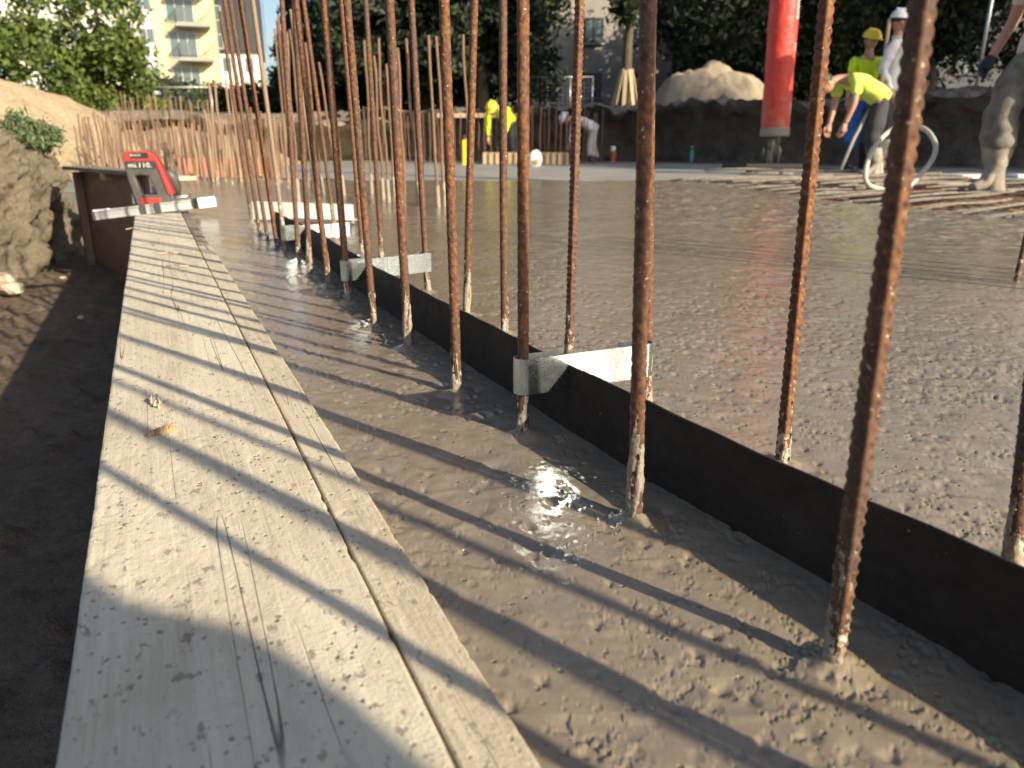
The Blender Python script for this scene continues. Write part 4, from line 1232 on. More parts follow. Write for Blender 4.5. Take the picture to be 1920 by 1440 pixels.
# grey house behind the trees
Y2 = 40.0
gh_ = empty('grey_house', (4.8, Y2, 1.0)); tag(gh_, 'shaded grey rendered house with dark windows behind the guarded tree', 'house')
MB().box((0, 4, 5), (8.4, 8, 10)).build('wall', M['greyhouse'], gh_)
for z in (4.35, 1.95, 7.0):
    for x in (-3.2, -.95, 1.35, 3.1):
        window(gh_, x, -.03, z, .85, 1.0, M['frame_dark'], 2)
        MB().box((x, -.09, z - .60), (1.05, .16, .07)).build('sill', M['slabgrey'], gh_)
MB().box((0, 3.9, 10.15), (9.2, 8.8, .3)).build('roof', M['slate'], gh_)
# slate annex on the right
an_ = empty('slate_annex', (17.5, 32, 1.0)); tag(an_, 'dark slate coloured annex with a pale ledge right of the white helmet', 'annex')
MB().box((1.8, 2, 2.0), (6.5, 4, 4.6)).build('wall', M['slate'], an_)
MB().box((1.8, -.15, .35), (6.8, .4, .22)).build('ledge', M['slabgrey'], an_)
for x in (0, 2.4, 4.2): window(an_, x, -.04, 2.5, 1.1, 1.4, M['frame_dark'], 2)
p = at(1840, 100, 17)
tag(MB().tube([(p.x, p.y, .9), (p.x + .05, p.y, 4.2)], .035, 10).build('steel_pole', M['alu'], smooth=True), 'thin grey steel pole on the bank left of the worker at the right edge', 'pole')
# fence behind the left mound
def fence(pa, pb, n, h, label, reflect=False):
    root = empty('wire_fence', pa); tag(root, label, 'wire fence')
    d = Vector(pb) - Vector(pa)
    for k in range(n + 1):
        q = d * (k / n); MB().tube([q, q + Vector((0, 0, h))], .02, 8).build('post', M['alu'], root, smooth=True)
    for z in (h - .03, .12): MB().tube([Vector((0, 0, z)), d + Vector((0, 0, z))], .017, 6).build('rail', M['alu'], root, smooth=True)
    w = MB(); m = int(d.length / .12)
    for k in range(m): q = d * (k / m); w.box((q.x, q.y, q.z + h / 2), (.004, .004, h))
    for k in range(8): c = d / 2; w.box((c.x, c.y, c.z + .2 + (h - .3) * k / 8), (d.length, .004, .004), rz=math.atan2(d.y, d.x))
    o = w.build('wire_mesh', M['alu'], root); o['kind'] = 'stuff'
    return root
f1 = at(158, 215, 22); f2 = at(400, 215, 22)
rt = fence((f1.x, 22, .75), (f2.x, 22, .75), 2, 1.0, 'wire mesh fence before the shrubs on the left with two white reflectors')
for px in (269, 292):
    q = at(px, 174, 21.9); MB().box((q.x - f1.x, -.05, q.z - .75), (.20, .012, .085)).build('reflector', M['white_plastic'], rt, bevel=.004)
f1 = at(985, 200, 24); f2 = at(1110, 200, 24)
fence((f1.x, 24, 1.0), (f2.x, 24, 1.0), 3, 1.15, 'wire mesh fence on the dark bank before the grey house')

# ------------------------------------------------------------------ things round the slab
def m_hose():
    t = NT('red_pump_hose')
    c = t.ramp(t.noise(5, 5, .6), [(.3, (.50, .034, .024)), (.7, (.66, .050, .032))])
    c = t.mix(t.ramp(t.noise(26, 5, .7, vscale=(1, 1, .25)), [(.52, 0.0), (.70, .45)]), c, (.60, .20, .14))
    c = t.mix(t.ramp(t.noise(60, 3, .6), [(.66, 0.0), (.71, .8)]), c, (.52, .44, .34))
    sep = t.n('ShaderNodeSeparateXYZ'); t.L(t.tc.outputs['Object'], sep.inputs[0])
    low = t.math('SUBTRACT', 1.0, t.math('DIVIDE', sep.outputs[2], .38), True)
    c = t.mix(t.math('MULTIPLY', low, t.ramp(t.noise(14, 5, .65), [(.40, 0.0), (.62, .85)])), c, (.42, .22, .15))
    t.col(c); t.set(Roughness=.55); t.bump(t.noise(16, 4, .6), .004); t.bump(t.noise(4, 2, .5, vscale=(1, 1, 3)), .012)
    return t.m
M['hose_red'] = m_hose()
M['orange'] = simple('salmon_board', (.56, .27, .17), (.48, .22, .14), 3, .8)
M['cream_hose'] = simple('cream_hose', (.52, .49, .41), (.42, .39, .33), 9, .55)
hb = at(1452, 256, 7.0)
ph = empty('pump_hose', (hb.x, hb.y, hb.z)); tag(ph, 'thick red concrete pump hose hanging over the slab with a grey end collar', 'pump hose')
mb = MB(); prof = [(.112, .05), (.117, .10)] + [(.117 + .0018 * math.sin(z * 9) + .001 * math.sin(z * 23), z) for z in np.linspace(.15, 4.2, 60)]
mb.lathe(prof, 40); mb.build('hose_body', M['hose_red'], ph, smooth=True)
mb = MB(); mb.lathe([(.095, .0), (.118, .0), (.121, .012), (.121, .062), (.118, .072), (.112, .072)], 40); mb.build('end_collar', M['crust'], ph, smooth=True)
mb = MB(); mb.lathe([(.094, .0), (.094, 1.0)], 24); mb.build('hose_lining', M['dark_rubber'], ph, smooth=True)
ph.rotation_euler = (0, R(-1.2), 0)
for z, s_, tx_ in ((.98, .075, 'emm'), (.70, .05, 'ccc'), (.22, .04, 'mmm')):
    t = text('lettering', tx_, s_, M['white_print'], ph, (.085, -.086, z), (R(90), R(-90), R(40)))
mb = MB(); rs = random.Random(3)
for k in range(15):
    x = rs.uniform(-.075, .075); y = rs.uniform(-.06, .06); L_ = rs.uniform(.04, .20); z = rs.uniform(-.17, .01)
    mb.tube([(x, y, z + L_ / 2), (x + rs.uniform(-.01, .01), y, z + L_ * .2), (x, y, z - L_ / 2)], [.004, rs.uniform(.010, .020), .004], 7)
o = mb.build('falling_concrete', M['concrete'], None, smooth=True, loc=hb); tag(o, 'ragged clots of fresh concrete dropping from the red hose', 'falling concrete', kind='stuff')

def curve_pts(P, n=60):
    P = [P[0]] + P + [P[-1]]; out = []
    for i in range(1, len(P) - 2):
        for k in range(n // (len(P) - 3)):
            t = k / (n // (len(P) - 3)); a, b, c, d = P[i - 1], P[i], P[i + 1], P[i + 2]
            out.append(.5 * ((2 * b) + (c - a) * t + (2 * a - 5 * b + 4 * c - d) * t * t + (3 * b - a - 3 * c + d) * t ** 3))
    return out + [P[-2]]
def px_curve(L, d): return curve_pts([at(x, y, dd) for x, y, dd in L])
tag(MB().tube(px_curve([(1664, 356, 6.15), (1640, 352, 6.1), (1625, 342, 6.1), (1624, 315, 6.2), (1640, 275, 6.4), (1668, 246, 6.6), (1700, 234, 6.6), (1735, 243, 6.4), (1753, 268, 6.2), (1750, 295, 6.1), (1728, 325, 6.05), (1704, 350, 6.0), (1690, 358, 5.95)], 6.3), .0185, 12).build('vibrator_hose', M['cream_hose'], smooth=True),
    'cream rubber hose standing up in a big loop beside the leaning bar', 'hose')
tag(MB().tube([at(1576, 318, 9.2), at(1600, 262, 9.3), at(1625, 215, 9.5), at(1655, 168, 9.7)], .02, 10).build('vibrator_wand', M['blinding'], smooth=True), 'grey vibrator wand slanting down from the white helmeted worker to the slab', 'wand')
tag(MB().tube([at(1648, 190, 10.3), at(1668, 36, 10.6)], .022, 10).build('long_pole', M['timber'], smooth=True), 'long pale pole held upright beside the white helmeted worker', 'pole')

def slab_box(name, px0, px1, py, d, dims_y, h, mat, label, cat, z=-.04, rz=0.0):
    a = at(px0, py, d); b = at(px1, py, d)
    o = MB().box((0, 0, h / 2), (abs(b.x - a.x), dims_y, h), rz=rz).build(name, mat, None, bevel=min(h, dims_y) * .08, loc=((a.x + b.x) / 2, d, z))
    return tag(o, label, cat)
slab_box('edge_board', 336, 520, 305, 9.3, .04, .21, M['orange'], 'salmon orange edge board standing behind the thin bar crowd', 'edge board')
slab_box('edge_form', 905, 1066, 296, 14.6, .06, .20, M['timber'], 'pale timber edge form low before the dark earth face', 'edge form')
for k in range(14):
    a = at(908 + k * 11.8, 296, 14.5)
    MB().box((a.x - (at(905, 296, 14.6).x + at(1066, 296, 14.6).x) / 2, -.055, .10), (.05, .03, .20)).build('upright', M['timber'], bpy.data.objects['edge_form'])
slab_box('timber_beam', 1395, 1535, 306, 12.6, .08, .06, M['crust'], 'long pale board lying under the dripping red hose', 'board')
slab_box('rubber_block', 1356, 1398, 306, 12.4, .12, .08, M['dark_rubber'], 'short black block at the left end of the long pale board', 'block')
slab_box('white_board', 1796, 1852, 313, 9.0, .25, .035, M['white_plastic'], 'flat white board lying left of the muddy boot', 'board')
slab_box('white_board', 1900, 1960, 311, 9.2, .25, .035, M['white_plastic'], 'flat white board at the right edge behind the muddy boot', 'board')
slab_box('timber_beam', 820, 990, 222, 15.6, .07, .08, M['timber'], 'brown horizontal waling board behind the bending worker in yellow', 'board', z=.78)
slab_box('steel_plate', 1620, 1800, 326, 7.6, .5, .02, M['blinding'], 'flat grey plate lying behind the cream hose loop', 'plate', z=-.03)
# pipe stub, bottle, sack, yellow stake
q = at(1149, 300, 16.2)
ps = empty('pipe_stub', (q.x, q.y, -.045)); tag(ps, 'reddish brown pipe stub with a white cap on the far slab', 'pipe')
MB().lathe([(0, 0), (.06, 0), (.06, .20), (0, .20)], 18).build('pipe', M['ply'], ps, smooth=False); MB().lathe([(.0, .20), (.05, .20), (.052, .29), (.03, .31), (0, .31)], 18).build('cap', M['white_plastic'], ps, smooth=True)
bpy.data.objects['pipe'].data.materials[0] = M['rust_red'] = simple('red_brown_plastic', (.36, .09, .045), (.30, .07, .04), 6, .5)
q = at(1297, 292, 16.0)
bt = empty('bottle', (q.x, q.y, -.045)); tag(bt, 'small turquoise bottle standing at the foot of the dark earth face', 'bottle')
MB().lathe([(0, 0), (.04, 0), (.042, .02), (.042, .19), (.018, .25), (.016, .28), (0, .28)], 16).build('bottle_body', simple('turquoise_plastic', (.05, .42, .42), (.04, .36, .36), 5, .3), bt, smooth=True)
MB().lathe([(0, .278), (.02, .278), (.02, .31), (0, .31)], 12).build('bottle_cap', M['white_plastic'], bt, smooth=True)
q = at(1002, 303, 13.4)
sk = empty('sack', (q.x, q.y, -.045)); tag(sk, 'crumpled white sack with an orange mark beside the pale edge form', 'sack')
def blob(name, sc, mat, parent, loc, seed, amp=.14, sub=4):
    bm = bmesh.new(); bmesh.ops.create_icosphere(bm, subdivisions=sub, radius=1)
    from mathutils import noise as mn
    for v in bm.verts:
        k = 1 + amp * mn.fractal(v.co * 1.7 + Vector((seed, 0, 0)), 1, 2, 4)
        v.co = Vector((v.co.x * sc[0] * k, v.co.y * sc[1] * k, v.co.z * sc[2] * k))
    me = bpy.data.meshes.new(name); bm.to_mesh(me); bm.free(); me.materials.append(mat); me.shade_smooth()
    return link(name, me, parent, loc)
blob('sack_body', (.12, .09, .14), M['white_plastic'], sk, (0, 0, .12), 3)
blob('orange_mark', (.05, .03, .05), simple('orange_plastic', (.75, .20, .04), (.65, .17, .04), 5, .5), sk, (.02, -.075, .08), 5)
q = at(871, 300, 14.0)
ys = empty('marker_stake', (q.x, q.y, -.045)); tag(ys, 'bright yellow upright marker stake left of the bending worker in yellow', 'stake')
MB().box((0, 0, .22), (.07, .03, .44)).build('stake', simple('yellow_plastic', (.72, .56, .03), (.62, .48, .03), 5, .4), ys, bevel=.01)
MB().lathe([(0, .42), (.03, .43), (.035, .47), (.02, .50), (0, .505)], 14).build('knob', M['dark_rubber'], ys, smooth=True)

# reinforcement bars lying on spacers, right
mat_ = empty('reinforcement_mat', (3.4, 5.4, -.04)); tag(mat_, 'flat grid of cement splashed reinforcement bars on the right, beyond the fresh concrete', 'reinforcement mat')
rs = random.Random(12)
M['bar_cream'] = simple('cement_coated_bar', (.23, .205, .17), (.10, .088, .072), 30, .8, bump=.002)
M['bar_orange'] = simple('bare_rusty_bar', (.20, .115, .07), (.10, .065, .045), 30, .8, bump=.001)
d1 = Vector((math.cos(R(38)), math.sin(R(38)), 0)); d2 = Vector((-d1.y, d1.x, 0))
for k in range(58):
    o_ = -2.1 + k * .125 + rs.uniform(-.03, .03)                      # offset across the bars
    base = Vector((3.0, 4.6, 0)) + d2 * o_
    # start where the bar leaves the pour
    s0 = -4.0
    while s0 < 6 and (base + d1 * s0).y < float(slab_edge((base + d1 * s0).x)) - rs.uniform(-.10, .12): s0 += .05
    Ln = rs.uniform(1.0, 3.2) if k % 3 else rs.uniform(3, 5)
    a = base + d1 * s0; b = a + d1.lerp(Vector((1, rs.uniform(.3, .9), 0)).normalized(), .3) * Ln
    if a.x > 9 or a.x < 1.4: continue
    zz = .028 + .012 * (k % 2)
    mb = MB(); mb.tube([Vector((p.x - 3.4, p.y - 5.4, zz + .04 - .04 + dz)) for p, dz in ((a, .0), (a.lerp(b, .35), .012), (a.lerp(b, .7), .0), (b, .006))], rs.uniform(.006, .011), 8)
    mb.build('bar', M['bar_cream'] if k % 5 else M['bar_orange'], mat_, smooth=True)
for k in range(34):
    o_ = -1.5 + k * .17 + rs.uniform(-.03, .03)
    a = Vector((2.7, 4.4, 0)) + d1 * o_; a = a + d2 * rs.uniform(-.2, .1)
    if a.y < float(slab_edge(a.x)) + .0: a = a + d2 * (float(slab_edge(a.x)) + .1 - a.y)
    b = a + d2 * rs.uniform(1.2, 3.5)
    mb = MB(); mb.tube([Vector((p.x - 3.4, p.y - 5.4, .012)) for p in (a, b)], .008, 7)
    mb.build('bar', M['bar_orange'], mat_, smooth=True)
for i in range(12):
    px = 1400 + i * 38 + rs.uniform(-12, 12); d = rs.uniform(8.0, 11.5)
    a = at(px, 310, d); L_ = rs.uniform(.5, 1.4)
    mb = MB(); mb.tube([(-L_ / 2, 0, .02), (0, .01, .03), (L_ / 2, .03, .02)], .016, 8)
    tag(mb.build('loose_bar', M['bar_cream'], None, smooth=True, loc=(a.x, a.y, -.045), rz=rs.uniform(-.1, .25)), 'loose pale cement coated bar on the far slab, ' + (['leftmost'] + [w + ' from the left' for w in ordn[1:11]] + ['rightmost'])[i] + ' of twelve', 'loose bar', 'loose pale bars on the far slab')

# ------------------------------------------------------------------ people
def skin_chain(V, E, Rd, sub=2, root=0):
    me = bpy.data.meshes.new('tmp'); me.from_pydata([tuple(v) for v in V], E, []); me.update()
    o = bpy.data.objects.new('tmp', me); COL.objects.link(o)
    md = o.modifiers.new('s', 'SKIN'); md.use_smooth_shade = True; md.branch_smoothing = .6
    for i, v in enumerate(me.skin_vertices[0].data):
        r = Rd[i]; v.radius = r if hasattr(r, '__len__') else (r, r); v.use_root = (i == root)
    if sub: m2 = o.modifiers.new('u', 'SUBSURF'); m2.levels = sub; m2.render_levels = sub
    dg = bpy.context.evaluated_depsgraph_get()
    out = bpy.data.meshes.new_from_object(o.evaluated_get(dg))
    bpy.data.objects.remove(o); bpy.data.meshes.remove(me)
    return out
from mathutils import noise as mn
def crumple(me, amp, sc, seed=0):
    for v in me.vertices:
        k = mn.noise(Vector((v.co.x * sc, v.co.y * sc, v.co.z * sc * 1.6 + seed))) * amp + mn.noise(v.co * sc * 2.7) * amp * .4
        v.co += v.normal * k
def finish(name, me, mat, parent):
    me.name = name; me.materials.clear(); me.materials.append(mat); me.shade_smooth()
    return link(name, me, parent)
def head_bm(bm, c, look, tilt=0.0):
    """head with brow, nose, lips, ears; look = unit vector the face points to"""
    t = bmesh.new(); bmesh.ops.create_uvsphere(t, u_segments=28, v_segments=20, radius=1)
    for v in t.verts:
        x, y, z = v.co                                                # face towards -Y
        w = 1 - .16 * max(0, -z) - .10 * max(0, z) ** 2
        X = x * .076 * w; Yv = y * .095 * (1 - .12 * max(0, -z)); Zv = z * .118
        if y < -.5 and abs(x) < .22:
            Yv -= .020 * math.exp(-((z + .12) / .17) ** 2) * math.exp(-(x / .11) ** 2)      # nose
            Yv -= .006 * math.exp(-((z + .48) / .07) ** 2)                                   # lips
        if y < -.4:
            Yv += .010 * math.exp(-((z - .05) / .10) ** 2) * (math.exp(-((abs(x) - .38) / .13) ** 2))  # eye sockets
            Yv -= .006 * math.exp(-((z + .80) / .14) ** 2) * math.exp(-(x / .3) ** 2)        # chin
        v.co = (X, Yv, Zv)
    for s in (-1, 1):
        e = bmesh.ops.create_icosphere(t, subdivisions=2, radius=1)['verts']
        for v in e: v.co = Vector((v.co.x * .010 + s * .077, v.co.y * .018 + .008, v.co.z * .031 - .008))
    q = Vector((0, -1, 0)).rotation_difference(look).to_matrix().to_4x4()
    bmesh.ops.transform(t, matrix=Matrix.Translation(c) @ q, verts=t.verts)
    m = bpy.data.meshes.new('h'); t.to_mesh(m); t.free(); bm.from_mesh(m); bpy.data.meshes.remove(m)
def hand(name, wrist, elbow, side, mat, parent, palm=None, curl=.5, sc=1.0):
    d = (wrist - elbow).normalized()
    up = palm or Vector((side * 1.0, 0, 0))
    n = (up - d * up.dot(d)).normalized(); t = d.cross(n).normalized()
    mb = MB()
    mb.tube([wrist - d * .01, wrist + d * .03, wrist + d * .06, wrist + d * .09], [.026 * sc, .034 * sc, .040 * sc, .034 * sc], 10)
    for k, (o_, L_) in enumerate(((-.030, .060), (-.010, .072), (.010, .067), (.030, .052))):
        a = wrist + d * .085 + t * o_; b = a + d * L_ * .5 - n * L_ * .15 * curl; c = b + d * L_ * .35 - n * L_ * .5 * curl; e = c + d * L_ * .1 - n * L_ * .4 * curl
        mb.tube([a, b, c, e], [.0105 * sc, .010 * sc, .009 * sc, .006 * sc], 7)
    a = wrist + d * .035 - t * .030; mb.tube([a, a + d * .03 - t * .022 - n * .01, a + d * .062 - t * .026 - n * .02], [.013 * sc, .011 * sc, .007 * sc], 7)
    return mb.build(name, mat, parent, smooth=True)
SKIN = simple('skin', (.46, .25, .17), (.38, .20, .13), 20, .5)
HAIR = simple('dark_hair', (.035, .025, .018), (.02, .015, .012), 60, .6)
def person(loc, yaw, J, label, shirt, trousers, boots, sleeves='short', gloves=None, helmet=None, sc=1.0, boot_h=.34, look=None, group=None, hem=.10, fat=1.0):
    root = empty('person', loc, yaw); root.scale = (sc, sc, sc); tag(root, label, 'person', group)
    J = {k: Vector(v) for k, v in J.items()}
    names = ['pelvis', 'spine', 'chest', 'neck', 'shL', 'elL', 'wrL', 'shR', 'elR', 'wrR', 'hipL', 'knL', 'anL', 'toL', 'hipR', 'knR', 'anR', 'toR']
    ix = {n: i for i, n in enumerate(names)}
    hd = J['head']
    V = [J[n] for n in names] + [hd.lerp(J['neck'], .25)]
    E = [(0, 1), (1, 2), (2, 3), (3, 18), (2, 4), (4, 5), (5, 6), (2, 7), (7, 8), (8, 9), (0, 10), (10, 11), (11, 12), (12, 13), (0, 14), (14, 15), (15, 16), (16, 17)]
    Rd = {'pelvis': (.11, .09), 'spine': (.10, .08), 'chest': (.11, .085), 'neck': .050, 'sh': .048, 'el': .040, 'wr': .028, 'hip': .080, 'kn': .054, 'an': .038, 'to': .030}
    rl = [Rd.get(n, None) or Rd[n[:2]] if n[:2] in ('sh', 'el', 'wr', 'kn', 'an', 'to') else (Rd['hip'] if n.startswith('hip') else Rd[n]) for n in names] + [.052]
    me = skin_chain(V, E, rl)
    bm = bmesh.new(); bm.from_mesh(me)
    lk_ = (look or (Vector((0, -1, 0)))).normalized()
    head_bm(bm, hd, lk_)
    bm.to_mesh(me); bm.free()
    finish('body', me, SKIN, root)
    # eyes
    up = Vector((0, 0, 1)); side = lk_.cross(up).normalized() if abs(lk_.z) < .95 else Vector((1, 0, 0)); upv = side.cross(lk_).normalized()
    for s in (-1, 1):
        o = blob('eye', (.010, .010, .008), M['black'], root, hd + lk_ * .083 + side * s * .030 + upv * .008, 1, 0, 2)
    # shirt
    if sleeves == 'long': arm = lambda a, b, c: [(a, .068), (a.lerp(b, .5), .062), (b, .055), (b.lerp(c, .55), .046), (b.lerp(c, .92), .038)]
    else: arm = lambda a, b, c: [(a, .070), (a.lerp(b, .35), .068), (a.lerp(b, .72), .066)]
    V = [J['pelvis'] + (J['pelvis'] - J['spine']).normalized() * hem, J['pelvis'].lerp(J['spine'], .3), J['spine'], J['chest'], J['chest'].lerp(J['neck'], .78)]
    r_ = [(.170, .140), (.165, .138), (.158, .130), (.168, .135), (.098, .090)]
    E = [(0, 1), (1, 2), (2, 3), (3, 4)]
    for sd_ in 'LR':
        pts = arm(J['sh' + sd_], J['el' + sd_], J['wr' + sd_]); last = 3
        for p_, q_ in pts:
            V.append(p_); r_.append(q_); E.append((last, len(V) - 1)); last = len(V) - 1
    me = skin_chain(V, E, r_, 2, 3); crumple(me, .020, 9, 1.3); finish('shirt', me, shirt, root)
    # trousers
    V = [J['pelvis'].lerp(J['spine'], .35), J['pelvis']]; r_ = [(.128, .105), (.135, .115)]; E = [(0, 1)]
    for sd_ in 'LR':
        h_, k_, a_ = J['hip' + sd_], J['kn' + sd_], J['an' + sd_]; last = 1
        for p_, q_ in ((h_, .112), (h_.lerp(k_, .5), .104), (k_, .092), (k_.lerp(a_, .35), .088), (k_.lerp(a_, .62), .080)):
            V.append(p_); r_.append(q_); E.append((last, len(V) - 1)); last = len(V) - 1
    r_ = [tuple(k * fat for k in q) if hasattr(q, '__len__') else q * fat for q in r_]
    me = skin_chain(V, E, r_, 2, 1); crumple(me, .024 * fat, 8, 4.1); finish('trousers', me, trousers, root)
    mb = MB(); c = J['pelvis'].lerp(J['spine'], .30)
    # boots
    for sd_ in 'LR':
        k_, a_, t_ = J['kn' + sd_], J['an' + sd_], J['to' + sd_]
        top = a_ + (k_ - a_).normalized() * boot_h
        ah = Vector((a_.x, a_.y, t_.z + .045))
        V = [top, top.lerp(a_, .5), a_, ah, ah.lerp(t_, .55) + Vector((0, 0, -.008)), t_ + (t_ - ah) * .15, ah + (ah - t_) * .35 + Vector((0, 0, -.01))]
        me = skin_chain(V, [(0, 1), (1, 2), (2, 3), (3, 4), (4, 5), (3, 6)], [.100 * fat, .086 * fat, .066 * fat, (.060, .056), (.054, .044), (.044, .032), (.040, .038)], 2, 2)
        crumple(me, .008, 14, 2); finish('boot', me, boots, root)
        bb = MB(); dirn = (t_ - ah); dirn.z = 0; cc = ah.lerp(t_, .42); bb.box((cc.x, cc.y, t_.z - .034), (.095, dirn.length + .15, .026), rz=math.atan2(dirn.y, dirn.x) - R(90))
        bb.build('boot_sole', M['dark_rubber'], root, bevel=.008)
    for sd_, s in (('L', 1), ('R', -1)):
        hand('glove' if gloves else 'hand', J['wr' + sd_], J['el' + sd_], s, gloves or SKIN, root, sc=1.12 if gloves else 1)
    q = Vector((0, -1, 0)).rotation_difference(lk_)
    if helmet:
        ho = empty('helmet', hd); ho.parent = root; ho.rotation_mode = 'QUATERNION'; ho.rotation_quaternion = q
        mb = MB(); prof = [(.118, .030), (.121, .036)] + [(.116 * math.cos(t) + .001, .040 + .105 * math.sin(t)) for t in np.linspace(0, math.pi / 2 - .03, 10)] + [(0.001, .146)]
        mb.lathe(prof, 32); V2 = [(x * .93, y * 1.10, z) for x, y, z in mb.V]; mb.V = V2
        mb.build('helmet_shell', helmet, ho, smooth=True)
        mb = MB()
        n = 17; V2 = []
        for i in range(n):
            a = R(200) + R(140) * i / (n - 1)
            V2.append((math.cos(a) * .108, math.sin(a) * .128, .042)); V2.append((math.cos(a) * .112, math.sin(a) * (.128 + .045 * math.sin(math.pi * i / (n - 1))) - .004, .030))
        b2 = [(x, y, z - .005) for x, y, z in V2]; mb.add(V2 + b2, [(2 * i, 2 * i + 2, 2 * i + 3, 2 * i + 1) for i in range(n - 1)] + [(2 * n + 2 * i + 1, 2 * n + 2 * i + 3, 2 * n + 2 * i + 2, 2 * n + 2 * i) for i in range(n - 1)] + [(2 * i + 1, 2 * i + 3, 2 * n + 2 * i + 3, 2 * n + 2 * i + 1) for i in range(n - 1)])
        mb.build('helmet_peak', helmet, ho, smooth=True)
        mb = MB(); mb.box((0, .0, .134), (.020, .17, .016)); mb.build('helmet_ridge', helmet, ho, bevel=.004)
        for s in (-1, 1):
            mb = MB(); mb.tube([(s * .085, .01, .035), (s * .082, -.005, -.05), (s * .03, -.05, -.115), (0, -.06, -.118)], .004, 6); mb.build('chin_strap', M['black'], ho, smooth=True)
        blob('emblem', (.012, .010, .014), M['black'] if helmet is YH else M['alu'], ho, (.055, -.092, .085), 2, .1, 2)
    else:
        mb = MB(); pass
    me = blob('hair', (.083, .100, .088), HAIR, root, hd + upv * .038 - lk_ * .016, 6, .05, 3)
    return root
HV = simple('hi_vis_yellow', (.66, .86, .02), (.58, .78, .015), 6, .8)
HV2 = simple('faded_hi_vis_lime', (.56, .70, .12), (.48, .62, .09), 6, .8)
WH = simple('white_cotton', (.74, .74, .75), (.64, .64, .66), 6, .85)
WH2 = simple('dusty_white_cotton', (.55, .52, .50), (.46, .43, .41), 6, .85)
DK = simple('black_work_trousers', (.045, .045, .050), (.028, .028, .032), 9, .85)
GY = simple('muddy_grey_trousers', (.23, .215, .18), (.085, .078, .066), 9, .9, bump=.004, bscale=30)
BLU = simple('blue_trousers', (.035, .13, .42), (.025, .10, .34), 7, .8)
MUD = simple('cement_coated_boots', (.36, .33, .275), (.17, .15, .12), 9, .85, bump=.006, bscale=40)
NAVY = simple('navy_glove', (.02, .025, .05), (.014, .018, .035), 12, .8)
YH = simple('yellow_helmet', (.78, .55, .03), (.72, .50, .03), 5, .35)
WHH = simple('white_helmet', (.78, .79, .80), (.72, .73, .74), 5, .35)
STAND = dict(pelvis=(0, 0, .97), spine=(0, 0, 1.15), chest=(0, 0, 1.36), neck=(0, 0, 1.53), head=(0, -.015, 1.65), shL=(.185, 0, 1.43), elL=(.235, .02, 1.16), wrL=(.22, -.13, .95),
             shR=(-.185, 0, 1.43), elR=(-.235, .02, 1.16), wrR=(-.22, -.13, .95), hipL=(.10, 0, .91), knL=(.12, -.02, .50), anL=(.13, .02, .10), toL=(.15, -.15, .045),
             hipR=(-.10, 0, .91), knR=(-.12, -.02, .50), anR=(-.13, .02, .10), toR=(-.15, -.15, .045))
BEND = dict(pelvis=(0, .06, .88), spine=(0, -.08, .99), chest=(0, -.28, 1.08), neck=(0, -.44, 1.11), head=(0, -.56, 1.08), shL=(.18, -.34, 1.07), elL=(.21, -.36, .80), wrL=(.17, -.42, .58),
            shR=(-.18, -.34, 1.07), elR=(-.21, -.36, .80), wrR=(-.17, -.42, .58), hipL=(.10, .05, .83), knL=(.13, -.04, .47), anL=(.14, .04, .10), toL=(.16, -.13, .045),
            hipR=(-.10, .05, .83), knR=(-.13, .10, .46), anR=(-.14, .26, .10), toR=(-.15, .10, .045))
def mod(base, **kw): d = dict(base); d.update(kw); return d
# yellow helmet worker, frontal
q = at(1604, 300, 11.0)
person((q.x, q.y, -.045), R(12), mod(STAND, wrR=(-.25, -.04, .92), wrL=(.28, .02, .93)), 'standing worker in yellow helmet and bright yellow t-shirt, blue trousers', HV, BLU, DK, 'short', None, YH, 1.0, look=Vector((.1, -1, -.25)))
# bending lime shirt worker in front of him
q = at(1624, 300, 9.5)
person((q.x, q.y, -.045), R(-82), mod(BEND, chest=(0, -.30, 1.06), head=(0, -.62, 1.02), neck=(0, -.47, 1.07)), 'bending worker in lime shirt, dark trousers and cement coated boots', HV2, DK, MUD, 'short', None, None, 1.0, look=Vector((0, -.6, -.8)))
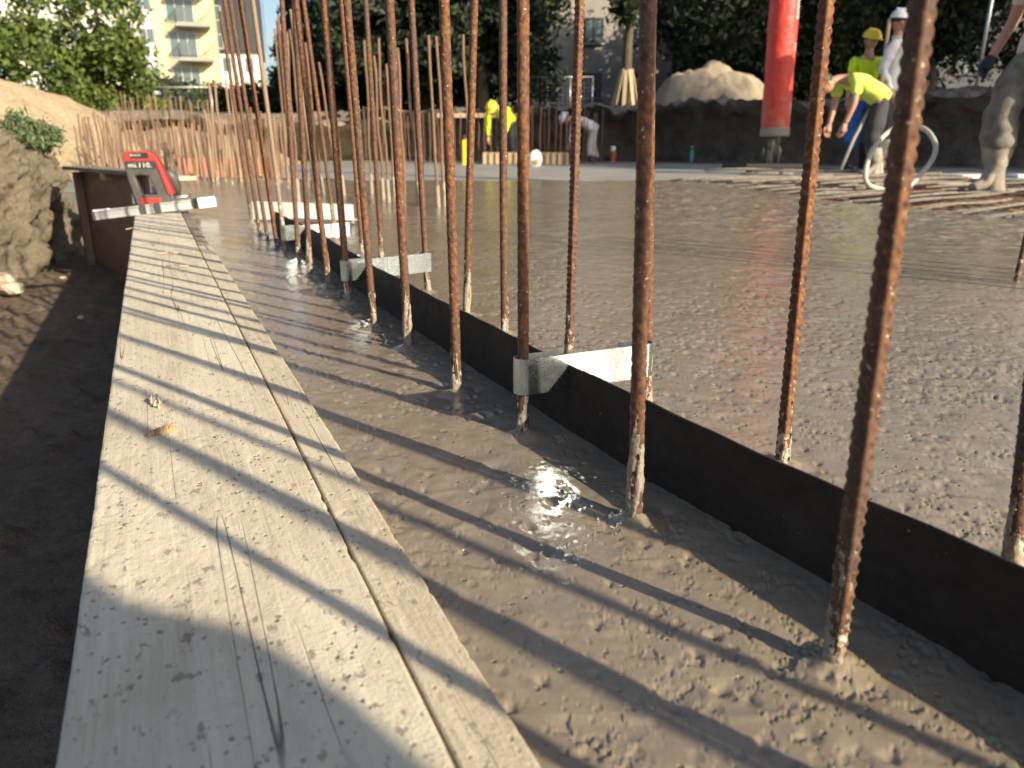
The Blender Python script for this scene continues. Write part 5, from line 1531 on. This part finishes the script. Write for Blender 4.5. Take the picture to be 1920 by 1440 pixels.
# white helmet worker
q = at(1652, 300, 10.6)
person((q.x, q.y, -.045), R(62), mod(STAND, elR=(-.25, .10, 1.15), wrR=(-.20, -.02, .90), chest=(0, .02, 1.37), elL=(.24, -.06, 1.17), wrL=(.2, -.26, 1.05)), 'standing worker in white helmet, white long sleeved shirt and dark trousers', WH, DK, MUD, 'long', None, WHH, 1.10, look=Vector((.25, -1, -.12)))
# worker cropped by the right edge
q = gp(1888, 362, 0.0)
person((q.x + .10, q.y + .05, -.01), R(-68), mod(STAND, anR=(-.11, -.10, .10), toR=(-.13, -.27, .045), knR=(-.12, -.14, .50), anL=(.14, .22, .12), toL=(.16, .06, .06), knL=(.12, .04, .50), pelvis=(0, .0, .95), wrR=(-.27, -.14, .90), elR=(-.27, .02, 1.14)),
       'worker cut by the right edge, muddy grey trousers, navy gloves and cement coated boots', WH2, GY, MUD, 'short', NAVY, WHH, 1.02, fat=1.22)
# far bending workers
q = at(950, 300, 15.0)
person((q.x, q.y, -.12), R(-28), mod(BEND), 'far worker bending down in a bright yellow jacket behind the bars', HV, DK, DK, 'long', None, YH, .95, look=Vector((0, -.7, -.7)))
q = at(1106, 300, 16.2)
person((q.x, q.y, -.22), R(-80), mod(BEND), 'far worker in white shirt bending to the left behind a toothed bar', WH, WH2, DK, 'long', None, WHH, .92, look=Vector((0, -.6, -.8)))
# photographer crouching behind the camera
SQ = dict(pelvis=(0, .10, .34), spine=(0, .02, .52), chest=(0, -.08, .76), neck=(0, -.14, .92), head=(0, -.20, 1.05), shL=(.19, -.12, .84), elL=(.24, -.38, .62), wrL=(.12, -.60, .50),
          shR=(-.19, -.12, .84), elR=(-.22, -.38, .60), wrR=(-.10, -.62, .46), hipL=(.11, .08, .32), knL=(.20, -.34, .50), anL=(.19, -.08, .12), toL=(.21, -.26, .05),
          hipR=(-.11, .08, .32), knR=(-.20, -.34, .50), anR=(-.19, -.08, .12), toR=(-.21, -.26, .05))
person((.77, -.64, 0), R(-130), mod(BEND, knR=(-.13, -.02, .47), anR=(-.14, .06, .10), toR=(-.16, -.11, .045), hipL=(.11, .05, .83), hipR=(-.11, .05, .83)), 'photographer bending down beside the camera, outside the picture, whose shadow falls on the wide plank', DK, DK, DK, 'long', None, None, 1.0, look=Vector((0, -.9, -.4)), fat=1.32)
